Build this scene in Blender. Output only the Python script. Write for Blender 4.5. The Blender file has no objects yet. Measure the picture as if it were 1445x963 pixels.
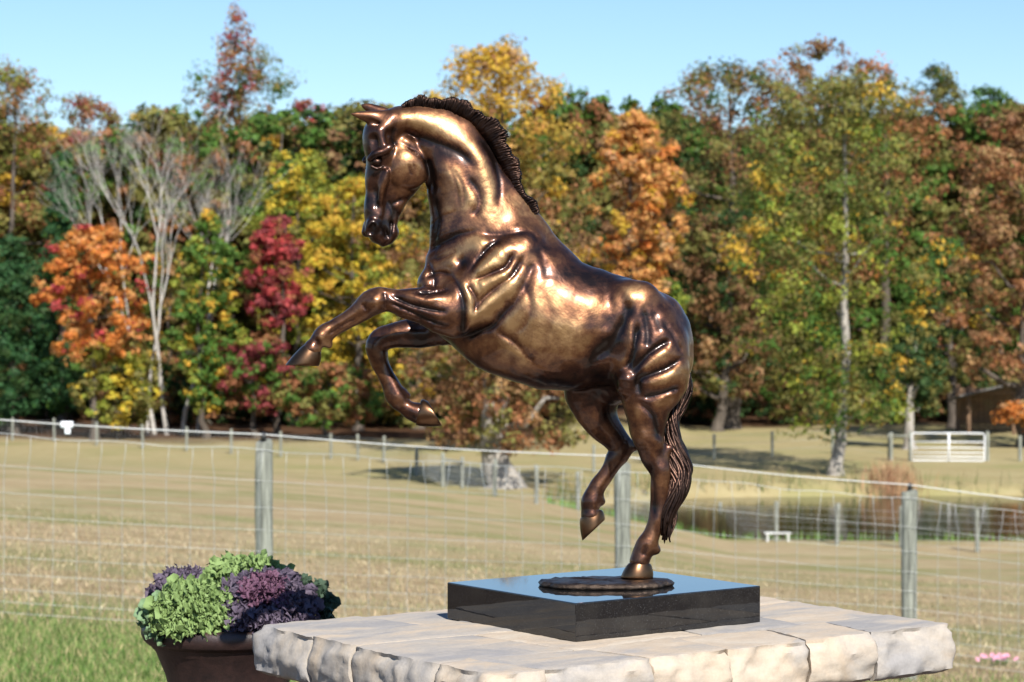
import bpy, bmesh, math, random
import numpy as np
from mathutils import Vector, Matrix, noise as mnoise
R = math.radians
random.seed(7); rng = np.random.default_rng(7)
S = bpy.context.scene
C = S.collection

# ------------------------------------------------------------------ camera, sky, sun, exposure
CAMZ = 1.65; FPX = 3400.0; CX = 722.5; HY = 426.0
cam_d = bpy.data.cameras.new('camera'); cam = bpy.data.objects.new('camera', cam_d); C.objects.link(cam)
cam_d.sensor_width = 36; cam_d.lens = FPX / 1445 * 36
cam_d.clip_start = 0.1; cam_d.clip_end = 3000
cam.location = (0, 0, CAMZ)
cam.rotation_euler = (R(90) - math.atan(55.5 / FPX), 0, 0)
cam_d.dof.use_dof = True; cam_d.dof.focus_distance = 3.36; cam_d.dof.aperture_fstop = 14.5
S.camera = cam
SUN_EL, SUN_A = 40.0, 17.0
SDIR = Vector((math.sin(R(SUN_A)) * math.cos(R(SUN_EL)), -math.cos(R(SUN_A)) * math.cos(R(SUN_EL)), math.sin(R(SUN_EL))))
W = bpy.data.worlds.new('World'); S.world = W; W.use_nodes = True
wn = W.node_tree.nodes; wl = W.node_tree.links
sky = wn.new('ShaderNodeTexSky'); sky.sky_type = 'NISHITA'; sky.sun_disc = False
sky.sun_elevation = R(SUN_EL); sky.sun_rotation = R(180 - SUN_A)
sky.air_density = 1.0; sky.dust_density = 0.0; sky.ozone_density = 6.0; sky.altitude = 200
wl.new(sky.outputs[0], wn['Background'].inputs[0]); wn['Background'].inputs[1].default_value = 0.086
sun_d = bpy.data.lights.new('sun', 'SUN'); sun_d.energy = 5.0; sun_d.angle = R(0.53); sun_d.color = (1, .95, .87)
sun = bpy.data.objects.new('sun', sun_d); C.objects.link(sun); sun.rotation_euler = SDIR.to_track_quat('Z', 'Y').to_euler()
S.view_settings.view_transform = 'Standard'; S.view_settings.look = 'None'
S.view_settings.exposure = 0.68; S.view_settings.gamma = 1

# ------------------------------------------------------------------ helpers
def at(px, py, D):
    return Vector(((px - CX) / FPX * D, D, CAMZ - (py - HY) / FPX * D))

def mesh_np(name, V, F):
    me = bpy.data.meshes.new(name)
    V = np.asarray(V, np.float32); F = np.asarray(F, np.int32)
    n, k = F.shape
    me.vertices.add(len(V)); me.vertices.foreach_set('co', V.ravel())
    me.loops.add(n * k); me.loops.foreach_set('vertex_index', F.ravel())
    me.polygons.add(n); me.polygons.foreach_set('loop_start', np.arange(0, n * k, k, dtype=np.int32))
    me.update(calc_edges=True); me.validate()
    return me

def smooth(me):
    me.polygons.foreach_set('use_smooth', np.ones(len(me.polygons), bool)); me.update()

def link(name, me, mat=None, parent=None, sm=False):
    if isinstance(me, bmesh.types.BMesh):
        b = me; me = bpy.data.meshes.new(name); b.to_mesh(me); b.free()
    if sm: smooth(me)
    o = bpy.data.objects.new(name, me); C.objects.link(o)
    if mat is not None and not me.materials: me.materials.append(mat)
    if parent is not None: o.parent = parent
    return o

def empty(name, loc=(0, 0, 0)):
    o = bpy.data.objects.new(name, None); C.objects.link(o); o.location = loc; o.empty_display_size = .1
    return o

def tag(o, label=None, cat=None, group=None, kind=None):
    if label: o['label'] = label
    if cat: o['category'] = cat
    if group: o['group'] = group
    if kind: o['kind'] = kind
    return o

class Tubes:
    """collects swept tubes / boxes into one vertex+quad list"""
    def __init__(s): s.V = []; s.F = []; s.n = 0
    def tube(s, pts, rad, seg=6, cap=True):
        P = np.array([tuple(p) for p in pts], float); m = len(P)
        if np.isscalar(rad): rad = [rad] * m
        T = np.gradient(P, axis=0); T /= np.linalg.norm(T, axis=1)[:, None] + 1e-12
        up = np.array([0, 0, 1.0]) if abs(T[0][2]) < .8 else np.array([0, 1.0, 0])
        a = np.arange(seg) / seg * 2 * math.pi
        for i in range(m):
            U = np.cross(up, T[i]); U /= np.linalg.norm(U) + 1e-9; Wv = np.cross(T[i], U)
            s.V.append(P[i] + rad[i] * (np.cos(a)[:, None] * U + np.sin(a)[:, None] * Wv))
        for i in range(m - 1):
            for j in range(seg):
                k = (j + 1) % seg
                s.F.append((s.n + i * seg + j, s.n + i * seg + k, s.n + (i + 1) * seg + k, s.n + (i + 1) * seg + j))
        if cap:
            s.V.append(P[:1]); s.V.append(P[-1:]); c0 = s.n + m * seg; c1 = c0 + 1
            for j in range(0, seg, 2):
                k = (j + 1) % seg; l = (j + 2) % seg
                s.F.append((c0, s.n + l, s.n + k, s.n + j))
                b = s.n + (m - 1) * seg
                s.F.append((c1, b + j, b + k, b + l))
            s.n += 2
        s.n += m * seg
    def mesh(s, name): return mesh_np(name, np.concatenate(s.V), s.F)

def tube_obj(name, pts, rad, mat, parent=None, seg=6):
    t = Tubes(); t.tube(pts, rad, seg); return link(name, t.mesh(name), mat, parent, True)

def box_bm(sx, sy, sz, bev=0.0, seg=1):
    bm = bmesh.new(); bmesh.ops.create_cube(bm, size=1)
    bmesh.ops.scale(bm, vec=(sx, sy, sz), verts=bm.verts)
    if bev: bmesh.ops.bevel(bm, geom=bm.edges[:], offset=bev, segments=seg, affect='EDGES', profile=.7)
    return bm

def mat_new(name):
    m = bpy.data.materials.new(name); m.use_nodes = True
    nt = m.node_tree; return m, nt.nodes, nt.links, nt.nodes['Principled BSDF']

def ramp(n, stops):
    r = n.new('ShaderNodeValToRGB'); e = r.color_ramp.elements
    while len(e) > 1: e.remove(e[-1])
    e[0].position = stops[0][0]; e[0].color = (*stops[0][1], 1)
    for p, c in stops[1:]:
        x = e.new(p); x.color = (*c, 1)
    return r

def noise_n(n, l, vec, scale, detail=5, rough=.6, dist=0):
    t = n.new('ShaderNodeTexNoise'); t.inputs['Scale'].default_value = scale; t.inputs['Detail'].default_value = detail
    t.inputs['Roughness'].default_value = rough; t.inputs['Distortion'].default_value = dist
    if vec is not None: l.new(vec, t.inputs['Vector'])
    return t

def mixc(n, l, fac, a, b, mode='MIX'):
    m = n.new('ShaderNodeMix'); m.data_type = 'RGBA'; m.blend_type = mode
    for sock, v in ((m.inputs[0], fac), (m.inputs[6], a), (m.inputs[7], b)):
        if hasattr(v, 'is_output'): l.new(v, sock)
        elif isinstance(v, (tuple, list)): sock.default_value = (*v, 1)
        else: sock.default_value = v
    return m.outputs[2]

def bump(n, l, p, h, strength, dist, prev=None):
    b = n.new('ShaderNodeBump'); b.inputs['Strength'].default_value = strength; b.inputs['Distance'].default_value = dist
    l.new(h, b.inputs['Height'])
    if prev is not None: l.new(prev.outputs[0], b.inputs['Normal'])
    l.new(b.outputs[0], p.inputs['Normal']); return b

def simple_mat(name, c1, c2, scale, rough=.8, metal=0, bmp=0, bscale=None, stretch=None, bdist=.01):
    m, n, l, p = mat_new(name)
    tc = n.new('ShaderNodeTexCoord'); v = tc.outputs['Object']
    if stretch:
        mp = n.new('ShaderNodeMapping'); mp.inputs['Scale'].default_value = stretch; l.new(v, mp.inputs[0]); v = mp.outputs[0]
    t = noise_n(n, l, v, scale)
    r = ramp(n, [(.3, c1), (.7, c2)]); l.new(t.outputs[0], r.inputs[0]); l.new(r.outputs[0], p.inputs['Base Color'])
    p.inputs['Roughness'].default_value = rough; p.inputs['Metallic'].default_value = metal
    if bmp:
        t2 = noise_n(n, l, v, bscale or scale * 4, 6, .65); bump(n, l, p, t2.outputs[0], bmp, bdist)
    return m

# ------------------------------------------------------------------ terrain
def sstep(a, b, x):
    t = np.clip((x - a) / (b - a), 0, 1); return t * t * (3 - 2 * t)
PC = (20.5, 89.6); PA = (17.6, 11.6)
def pond_r(x, y): return (np.abs((x - PC[0]) / PA[0]) ** 4 + np.abs((y - PC[1]) / PA[1]) ** 4) ** .25
def height(x, y):
    x = np.asarray(x, float); y = np.asarray(y, float)
    u = np.clip(x / np.maximum(y, 12), -.26, .26)
    h16 = np.interp(u, [-.2, .17], [-.50, -1.0])
    yend = np.interp(u, [-.21, -.05, 0, .09, .2], [122, 104, 96, 77, 71])
    hend = np.interp(u, [-.21, 0, .09, .2], [-6.05, -6.15, -6.05, -5.78])
    a = h16 * np.clip((y - 2) / 14, 0, 1) ** 1.4
    f = np.clip((y - 16) / (yend - 16), 0, 1)
    b = h16 + (hend - h16) * f
    c = hend + (-6.1 - hend) * sstep(0, 14, y - yend)
    h = np.where(y < 16, a, np.where(y < yend, b, c))
    r = pond_r(x, y)
    h = h - 1.6 * sstep(1.10, .80, r) * (y > 60)
    h = h + np.clip(y - 152, 0, 160) * .05 + sstep(112, 150, y) * sstep(.005, .03, u) * sstep(.075, .05, u) * 1.6
    h = h + .05 * np.sin(x * .31 + y * .17) * sstep(18, 40, y) + .12 * np.sin(x * .07 - y * .05) * sstep(40, 90, y)
    return h

def hit(px, py):
    D = np.linspace(6, 260, 6000)
    z = CAMZ - (py - HY) / FPX * D
    g = height((px - CX) / FPX * D, D)
    i = np.argmax(z <= g)
    if z[i] > g[i]: i = len(D) - 1
    d = D[i]; return Vector(((px - CX) / FPX * d, d, float(g[i])))
def hz(x, y): return float(height(x, y))

xs = np.concatenate([-np.geomspace(600, 9, 34), np.linspace(-8, 8, 41), np.geomspace(9, 600, 60)])
xs = np.unique(np.concatenate([xs, np.arange(0, 42, 1.0), np.arange(-40, 0, 2.0)]))
ys = np.unique(np.concatenate([-np.geomspace(300, 4, 14), np.linspace(-3, 30, 67), np.arange(31, 72, 2.0), np.arange(72, 110, .8), np.arange(110, 200, 3.0), np.geomspace(203, 1200, 16)]))
X, Y = np.meshgrid(xs, ys, indexing='ij'); Z = height(X, Y)
nx, ny = len(xs), len(ys)
V = np.stack([X, Y, Z], -1).reshape(-1, 3)
I, J = np.meshgrid(np.arange(nx - 1), np.arange(ny - 1), indexing='ij'); b = (I * ny + J).ravel()
F = np.stack([b, b + ny, b + ny + 1, b + 1], 1)

m, n, l, p = mat_new('field_ground')
geo = n.new('ShaderNodeNewGeometry'); pos = geo.outputs['Position']
sep = n.new('ShaderNodeSeparateXYZ'); l.new(pos, sep.inputs[0])
def mapr(v, a, b, c=0, d=1):
    r = n.new('ShaderNodeMapRange'); r.interpolation_type = 'SMOOTHSTEP'
    l.new(v, r.inputs[0]); r.inputs[1].default_value = a; r.inputs[2].default_value = b; r.inputs[3].default_value = c; r.inputs[4].default_value = d
    return r.outputs[0]
big = noise_n(n, l, pos, .22, 4, .6); mid = noise_n(n, l, pos, 1.6, 5, .65); fine = noise_n(n, l, pos, 9, 8, .82)
mps = n.new('ShaderNodeMapping'); mps.inputs['Scale'].default_value = (.12, .9, 1); l.new(pos, mps.inputs[0])
stri = noise_n(n, l, mps.outputs[0], 1.3, 4, .6)
def madd(a, b, op='ADD'):
    k = n.new('ShaderNodeMath'); k.operation = op
    for i, v in ((0, a), (1, b)):
        if hasattr(v, 'is_output'): l.new(v, k.inputs[i])
        else: k.inputs[i].default_value = v
    return k.outputs[0]
tan = ramp(n, [(.30, (.25, .175, .092)), (.47, (.355, .27, .15)), (.66, (.47, .385, .235))]); l.new(madd(madd(mid.outputs[0], .45, 'MULTIPLY'), madd(stri.outputs[0], .55, 'MULTIPLY')), tan.inputs[0])
grn = ramp(n, [(.3, (.055, .11, .018)), (.7, (.15, .23, .045))]); l.new(mid.outputs[0], grn.inputs[0])
gm = mapr(madd(big.outputs[0], madd(stri.outputs[0], .35, 'MULTIPLY')), .60, .86, 0, .62)
col = mixc(n, l, gm, tan.outputs[0], (.15, .19, .05))
ylawn = madd(sep.outputs['Y'], madd(mid.outputs[0], 3.0, 'MULTIPLY'))
col = mixc(n, l, mapr(ylawn, 19.4, 16.6), col, grn.outputs[0])
# paler, sandy far paddock and greener strip beside the water
far = mapr(madd(sep.outputs['Y'], madd(big.outputs[0], 20, 'MULTIPLY')), 92, 112)
col = mixc(n, l, madd(far, .55, 'MULTIPLY'), col, (.30, .265, .125))
# leaf litter under the wood
lit = ramp(n, [(.3, (.035, .019, .011)), (.7, (.12, .062, .033))]); l.new(fine.outputs[0], lit.inputs[0])
edge = madd(sep.outputs['Y'], madd(big.outputs[0], 14, 'MULTIPLY'))
xr = mapr(sep.outputs['X'], 6, 12)
edge2 = madd(edge, madd(xr, -14, 'MULTIPLY'))
col = mixc(n, l, mapr(edge2, 139, 147), col, lit.outputs[0])
patch = n.new('ShaderNodeTexVoronoi'); patch.inputs['Scale'].default_value = 9; l.new(pos, patch.inputs['Vector'])
col = mixc(n, l, .55, col, mixc(n, l, fine.outputs[0], (.25, .25, .25), (.8, .8, .8)), 'OVERLAY')
bare = noise_n(n, l, pos, 14, 5, .7)
br_ = ramp(n, [(.3, (.10, .07, .05)), (.7, (.22, .16, .11))]); l.new(bare.outputs[0], br_.inputs[0])
col = mixc(n, l, mapr(sep.outputs['Y'], 9.6, 8.2), col, br_.outputs[0])      # unseen brown ground round the pedestal, added to keep lawn green off the bronze
l.new(col, p.inputs['Base Color']); p.inputs['Roughness'].default_value = .95; p.inputs['Specular IOR Level'].default_value = .1
bump(n, l, p, fine.outputs[0], .7, .05)
g = link('ground', mesh_np('ground', V, F), m, None, True); tag(g, kind='structure')

# pond water
m, n, l, p = mat_new('pond_water')
p.inputs['Base Color'].default_value = (.018, .02, .012, 1); p.inputs['Roughness'].default_value = .06; p.inputs['IOR'].default_value = 1.33
geo = n.new('ShaderNodeNewGeometry'); mp = n.new('ShaderNodeMapping'); mp.inputs['Scale'].default_value = (1, 1.6, 1); l.new(geo.outputs['Position'], mp.inputs[0])
t = noise_n(n, l, mp.outputs[0], 3.0, 3, .5); bump(n, l, p, t.outputs[0], .12, .05)
bm = bmesh.new(); vs = []
for i in range(72):
    a = i / 72 * 2 * math.pi; k = 1.10 + .01 * math.sin(3 * a)
    ca, sa = math.cos(a), math.sin(a); k /= (ca ** 4 + sa ** 4) ** .25
    vs.append(bm.verts.new((PC[0] + PA[0] * k * ca, PC[1] + PA[1] * k * sa, -6.52)))
bm.faces.new(vs)
tag(link('pond', bm, m), kind='structure')

# ------------------------------------------------------------------ trees
PAL = dict(green=(.085, .165, .028), dgreen=(.042, .085, .024), ygreen=(.27, .30, .045), yellow=(.60, .44, .05), gold=(.56, .35, .045), orange=(.60, .22, .05),
           lorange=(.66, .33, .11), red=(.40, .06, .06), dred=(.27, .055, .06), rust=(.32, .145, .062), brown=(.23, .125, .058), olive=(.20, .185, .05), pine=(.042, .115, .04), tan=(.42, .25, .115))
leaf_m, n, l, p = mat_new('leaf'); 
a = n.new('ShaderNodeAttribute'); a.attribute_name = 'leaf_col'
l.new(a.outputs['Color'], p.inputs['Base Color']); p.inputs['Roughness'].default_value = .65; p.inputs['Specular IOR Level'].default_value = .25
tr = n.new('ShaderNodeBsdfTranslucent'); l.new(a.outputs['Color'], tr.inputs[0])
mx = n.new('ShaderNodeMixShader'); mx.inputs[0].default_value = .36
l.new(p.outputs[0], mx.inputs[1]); l.new(tr.outputs[0], mx.inputs[2]); l.new(mx.outputs[0], n['Material Output'].inputs[0])
bark_m = simple_mat('bark', (.045, .036, .028), (.15, .12, .095), 3, .9, 0, .8, 9, (3, 3, .5), .05)
pale_bark = simple_mat('pale_bark', (.19, .17, .145), (.42, .385, .34), 2.5, .85, 0, .5, 9, (3, 3, .5), .04)

def prof(style, t):
    t = np.clip(t, 0, 1)
    if style == 'cone': return .15 + .85 * (1 - t) ** .75 * np.clip(t * 7, .35, 1)
    if style == 'dome': return np.sqrt(np.clip(1 - (t * .95) ** 3.0, 0, 1)) * np.clip(.55 + t * 2.2, 0, 1)
    if style == 'slim': return np.sin(np.pi * np.clip(.12 + .83 * t, 0, 1)) ** .8
    if style == 'layer': return np.clip(np.interp(t, [0, .12, .35, .55, .8, 1], [.50, .62, .92, 1., .86, .42]), 0, 1)
    return np.sqrt(np.clip(1 - (2 * t - .80) ** 2 / 1.52, .02, 1))       # oval

def crown(cx, cy, z0, z1, w, style, pal, weights, seed, nclump=150, nleaf=84, leaf=.24, hang=.0, topmix=None, drop=1.0):
    r = np.random.default_rng(seed)
    small = nclump < 150; nclump = int(nclump * (2.1 if small else 1.3)); nleaf = nleaf * (.82 if small else .88); H = z1 - z0; t = r.random(nclump) ** .9; ang = r.random(nclump) * 2 * np.pi
    lobes = 1 + .22 * np.sin(ang * 3 + seed) * np.sin(t * 9 + seed * 1.7) + r.normal(0, .10, nclump)
    rad = np.sqrt(r.random(nclump)) ** .92 * prof(style, t) * w * lobes
    cen = np.stack([cx + rad * np.cos(ang), cy + rad * np.sin(ang) * .9, z0 + t * H], 1)
    cr = (.085 * w + .055 * H * .5) * (.5 + .75 * r.random(nclump)) * .84
    cr = np.clip(cr * (.80 if small else .88), .35, 1.6)
    keys = list(pal); cols = np.array([PAL[k] for k in keys])
    pc = r.choice(len(keys), nclump, p=np.array(weights) / np.sum(weights))
    ccol = cols[pc]
    if topmix is not None:
        k = np.clip((t - .55) / .4, 0, 1)[:, None] * (r.random((nclump, 1)) < .8); ccol = ccol * (1 - k) + np.array(PAL[topmix]) * k
    cnt = np.maximum(20, (nleaf * (cr / cr.mean()) ** 2 * drop)).astype(int)
    idx = np.repeat(np.arange(nclump), cnt); N = len(idx)
    d = r.normal(size=(N, 3)); d /= np.linalg.norm(d, axis=1)[:, None]
    d *= (r.random(N) ** .5)[:, None]; d[:, 2] *= .62; d[:, 2] -= hang * (d[:, 0] ** 2 + d[:, 1] ** 2)
    # break each clump into a few twig sprays
    tw = r.normal(0, .42, (nclump, 6, 3)); d += tw[idx, r.integers(0, 6, N)]
    P = cen[idx] + d * cr[idx][:, None]
    nrm = d * 1.2 + r.normal(0, .42, (N, 3)) + np.array([0, -.1, .4]); nrm /= np.linalg.norm(nrm, axis=1)[:, None]
    h = r.normal(size=(N, 3)); u = np.cross(nrm, h); u /= np.linalg.norm(u, axis=1)[:, None]; v = np.cross(nrm, u)
    s = leaf * .78 * (.45 + 1.1 * r.random(N) ** 1.5)[:, None]
    asp = (.5 + .35 * r.random(N))[:, None]
    bend = nrm * s * .18
    Q = np.stack([P - u * s * .6, P + v * s * asp * .6 + bend, P + u * s * .6, P - v * s * asp * .6 + bend], 1)
    lc = ccol[idx] * (1 + r.normal(0, .15, (N, 1))) * (1 + r.normal(0, .06, (N, 3)))
    sw = r.random(N) < .08; lc[sw] = cols[r.choice(len(keys), sw.sum())]
    lc = np.clip(lc, .006, .75)
    me = mesh_np('crown', Q.reshape(-1, 3), np.arange(4 * N).reshape(-1, 4))
    at_ = me.attributes.new('leaf_col', 'FLOAT_COLOR', 'FACE')
    at_.data.foreach_set('color', np.concatenate([lc, np.ones((N, 1))], 1).astype(np.float32).ravel())
    return me, cen, cr

def trunk_mesh(base, cen, z0, z1, r0, seed, nlimb=16, lean=.25, flare=1.6):
    r = np.random.default_rng(seed + 99); T = Tubes()
    bx, by, bz = base; H = z1 - bz
    zs = np.concatenate([[bz - .4, bz, bz + .03 * H, bz + .08 * H], np.linspace(bz + .18 * H, bz + .92 * H, 7)])
    wob = np.cumsum(r.normal(0, lean, (len(zs), 2)), 0) * .5; wob[:3] *= .1
    pts = [(bx + wob[i, 0], by + wob[i, 1], z) for i, z in enumerate(zs)]
    rad = [r0 * flare * 1.1, r0 * flare, r0 * 1.12, r0] + list(np.linspace(r0 * .85, r0 * .12, 7))
    T.tube(pts, rad, 9)
    P = np.array(pts)
    order = r.permutation(len(cen))[:nlimb]
    for k in order:
        c = cen[k]; za = max(bz + .14 * H, min(c[2] - .25 * np.hypot(c[0] - bx, c[1] - by) - .5, bz + .85 * H))
        a = np.array([np.interp(za, P[:, 2], P[:, 0]), np.interp(za, P[:, 2], P[:, 1]), za])
        mid1 = a * .6 + c * .4 + np.array([0, 0, -.06 * H * .3]) + r.normal(0, .15, 3); mid2 = a * .25 + c * .75 + r.normal(0, .2, 3)
        f = np.interp(za, [bz, z1], [r0, r0 * .15])
        T.tube([a, mid1, mid2, c], [f * .5, f * .34, f * .2, .02], 5, False)
    return T.mesh('trunk')

def tree(name, label, px, D, hw, top, bot, pal, weights, style='oval', r0=.28, bark=None, group=None, cat='tree', seed=None, **kw):
    seed = seed if seed is not None else int(px * 7 + D)
    x = (px - CX) / FPX * D; gz = hz(x, D); base = (x, D, gz)
    z1 = CAMZ - (top - HY) / FPX * D; z0 = max(CAMZ - (bot - HY) / FPX * D, gz + .2); w = hw / FPX * D * (1.14 if hw > 60 else 1.05)
    root = empty(name, base); tag(root, label, cat, group)
    limbs = kw.pop('nlimb', 16)
    me, cen, cr = crown(x, D, z0 + .5, z1 - .5, w * .93, style, pal, weights, seed, **kw)
    inv = Matrix.Translation(-Vector(base))
    t = trunk_mesh(base, cen, z0, z1, r0, seed, limbs)
    for mm, nm, mt in ((t, 'trunk', bark or bark_m), (me, 'crown', leaf_m)):
        mm.transform(inv); link(nm, mm, mt, root, nm == 'trunk')
    return root

EDGE = 'autumn trees along the edge of the wood'
# --- left block
tree('pine_tree', 'dark green pine with low sweeping boughs behind the far fence', 18, 141, 82, 330, 606, ('pine', 'dgreen'), (3, 1), 'cone', .3, nclump=130, hang=.25, leaf=.24)
tree('pine_tree', 'slim blue-green pine rising behind the orange maple', 88, 150, 46, 205, 590, ('pine', 'green'), (3, 1), 'cone', .28, nclump=110, hang=.2, leaf=.24)
tree('mixed_tree', 'tall olive and russet tree with ragged top behind the pines', 15, 160, 105, 88, 560, ('olive', 'rust', 'ygreen'), (4, 2, 1), 'oval', .35, nclump=190)
tree('mixed_tree', 'russet tree rounded at its top between the ragged tree and the bare tree', 128, 164, 85, 135, 560, ('rust', 'olive', 'dred'), (3, 2, 1), 'oval', .3)
tree('maple_tree', 'bright orange maple in front of the pines', 133, 137, 72, 312, 520, ('orange', 'lorange', 'red'), (5, 3, .6), 'oval', .22, nclump=80, leaf=.26)
tree('shrub_tree', 'low yellow-green understory tree beneath the orange maple', 165, 138, 62, 470, 608, ('olive', 'yellow', 'ygreen'), (3, 1.4, 2), 'dome', .12, nclump=60, leaf=.24)
tree('broadleaf_tree', 'leafy green and gold tree beside the bare grey tree', 292, 139, 48, 290, 585, ('green', 'ygreen', 'gold'), (4, 2, 1.2), 'slim', .18, nclump=85, leaf=.26)
tree('mixed_tree', 'tall olive dome-topped tree rising above the wood', 340, 174, 95, 60, 500, ('olive', 'green', 'rust'), (4, 2, 1), 'dome', .4, nclump=190)
tree('sweetgum_tree', 'very tall narrow tree with thin pinkish red top', 330, 172, 46, 5, 470, ('rust', 'dred', 'tan'), (3, 2, 1), 'slim', .34, pale_bark, nclump=70, nleaf=42, leaf=.25)
tree('maple_tree', 'deep red maple among yellow trees', 390, 141, 46, 298, 475, ('red', 'dred', 'rust'), (4, 2, 1), 'slim', .2, nclump=60, leaf=.25)
tree('maple_tree', 'low red and green maple under the deep red maple', 362, 139, 62, 468, 592, ('dred', 'rust', 'green'), (2, 3, 2), 'dome', .18, nclump=60, leaf=.25)
tree('broadleaf_tree', 'pale yellow-green tree behind the deep red maple', 418, 152, 78, 205, 560, ('ygreen', 'yellow', 'olive'), (4, 3, 1), 'oval', .26, nclump=110)
tree('broadleaf_tree', 'golden yellow tree beyond the rearing horse forelegs', 505, 147, 82, 245, 575, ('yellow', 'gold', 'ygreen'), (3, 3, 3), 'oval', .26, nclump=120)
tree('broadleaf_tree', 'dusty orange-brown tree behind the golden yellow tree', 480, 172, 95, 158, 500, ('tan', 'rust', 'olive'), (3, 2, 2), 'oval', .3)
tree('maple_tree', 'crimson-topped maple peeping over the orange-brown trees', 435, 178, 62, 138, 420, ('dred', 'red', 'rust'), (2, 2, 2), 'oval', .3, nclump=60, nleaf=80)
tree('broadleaf_tree', 'low brownish orange tree over the far fence below the golden tree', 470, 136, 80, 505, 612, ('rust', 'olive', 'green'), (2, 2, 2), 'dome', .16, nclump=70, leaf=.25)
tree('broadleaf_tree', 'russet tree filling the gap beside the tall dome-topped tree', 225, 172, 85, 148, 540, ('rust', 'olive', 'gold'), (2, 3, 1), 'oval', .3)
tree('broadleaf_tree', 'green and orange tree low behind the bare grey tree', 235, 152, 60, 330, 590, ('olive', 'tan', 'gold', 'green'), (3, 1, 1, 2), 'slim', .2, nclump=80)
# --- middle
tree('oak_tree', 'rust and olive oak with thick pale trunk at the paddock edge', 712, 100, 128, 300, 650, ('rust', 'olive', 'brown', 'tan'), (3, 3, 2, 1.2), 'oval', .62, pale_bark, nclump=260, nleaf=85, leaf=.2)
tree('broadleaf_tree', 'tall yellow-topped olive tree behind the thick-trunked oak', 700, 122, 128, 55, 560, ('olive', 'gold', 'tan', 'rust'), (4, 1.2, 1.6, 1), 'oval', .4, topmix='gold', nclump=260, nleaf=90)
tree('broadleaf_tree', 'olive-brown tree between the golden tree and the oak', 590, 150, 80, 330, 600, ('olive', 'brown', 'gold'), (3, 2, 2), 'oval', .3, nclump=100)
tree('maple_tree', 'orange maple with yellow lower boughs beyond the rearing horse back', 895, 134, 66, 150, 430, ('lorange', 'gold', 'orange', 'tan'), (5, 2, 1.2, 1.5), 'oval', .26, nclump=120)
tree('broadleaf_tree', 'small light green tree under the orange maple', 930, 137, 42, 385, 480, ('ygreen', 'green'), (3, 2), 'oval', .14, nclump=45)
tree('broadleaf_tree', 'brown-olive tree filling in below the orange maple', 840, 150, 70, 300, 585, ('olive', 'brown', 'dgreen'), (2, 2, 2), 'oval', .26)
# --- right block
tree('oak_tree', 'huge brown and olive oak with gaps of sky at its top', 1030, 148, 145, 80, 545, ('olive', 'brown', 'rust', 'dgreen'), (3, 3, 2, 1), 'oval', .5, nclump=250, nleaf=90)
tree('oak_tree', 'tall brown-topped oak behind the yellow-green tree by the pond', 1150, 158, 88, 50, 420, ('brown', 'olive', 'rust'), (3, 2, 2), 'oval', .4, nclump=90)
tree('oak_tree', 'reddish-topped oak behind the yellow-green tree by the pond', 1238, 155, 90, 76, 430, ('rust', 'orange', 'olive'), (4, .6, 2), 'oval', .4, nclump=95)
tree('mixed_tree', 'dark olive tree standing between the reddish oak and the rust oak', 1318, 163, 68, 90, 480, ('olive', 'dgreen'), (3, 1), 'oval', .35, nclump=80)
tree('mixed_tree', 'green tree poking up behind the rust oak', 1392, 170, 72, 114, 480, ('green', 'dgreen'), (3, 2), 'oval', .3, nclump=80)
tree('cypress_tree', 'yellow-green tree with flared trunk standing by the pond', 1180, 106, 142, 95, 622, ('ygreen', 'gold', 'olive', 'green'), (2, .9, 4, 3), 'layer', .27, pale_bark, nclump=290, nleaf=95, leaf=.19, topmix='olive', hang=.3)
tree('oak_tree', 'rust brown oak beside the white gate', 1450, 128, 112, 140, 545, ('rust', 'brown', 'tan', 'olive'), (3, 2, 2, 1), 'oval', .4, nclump=140)
tree('cedar_tree', 'grey-green cedar behind the white gate', 1284, 124, 45, 450, 600, ('dgreen', 'olive'), (3, 1), 'oval', .28, pale_bark, nclump=60, leaf=.2)
tree('broadleaf_tree', 'small orange-leaved tree by the dark shed', 1440, 126, 30, 560, 606, ('orange', 'tan'), (2, 2), 'oval', .1, nclump=22)
tree('broadleaf_tree', 'dark green tree between the pond tree and the rust oak', 1345, 145, 62, 330, 560, ('dgreen', 'olive', 'gold'), (4, 2, .7), 'oval', .3)
tree('broadleaf_tree', 'shadowed brown tree beyond the bronze horse hindquarters', 1012, 144, 85, 300, 575, ('brown', 'dgreen', 'olive', 'tan'), (3, 2, 2, .8), 'oval', .3)

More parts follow.
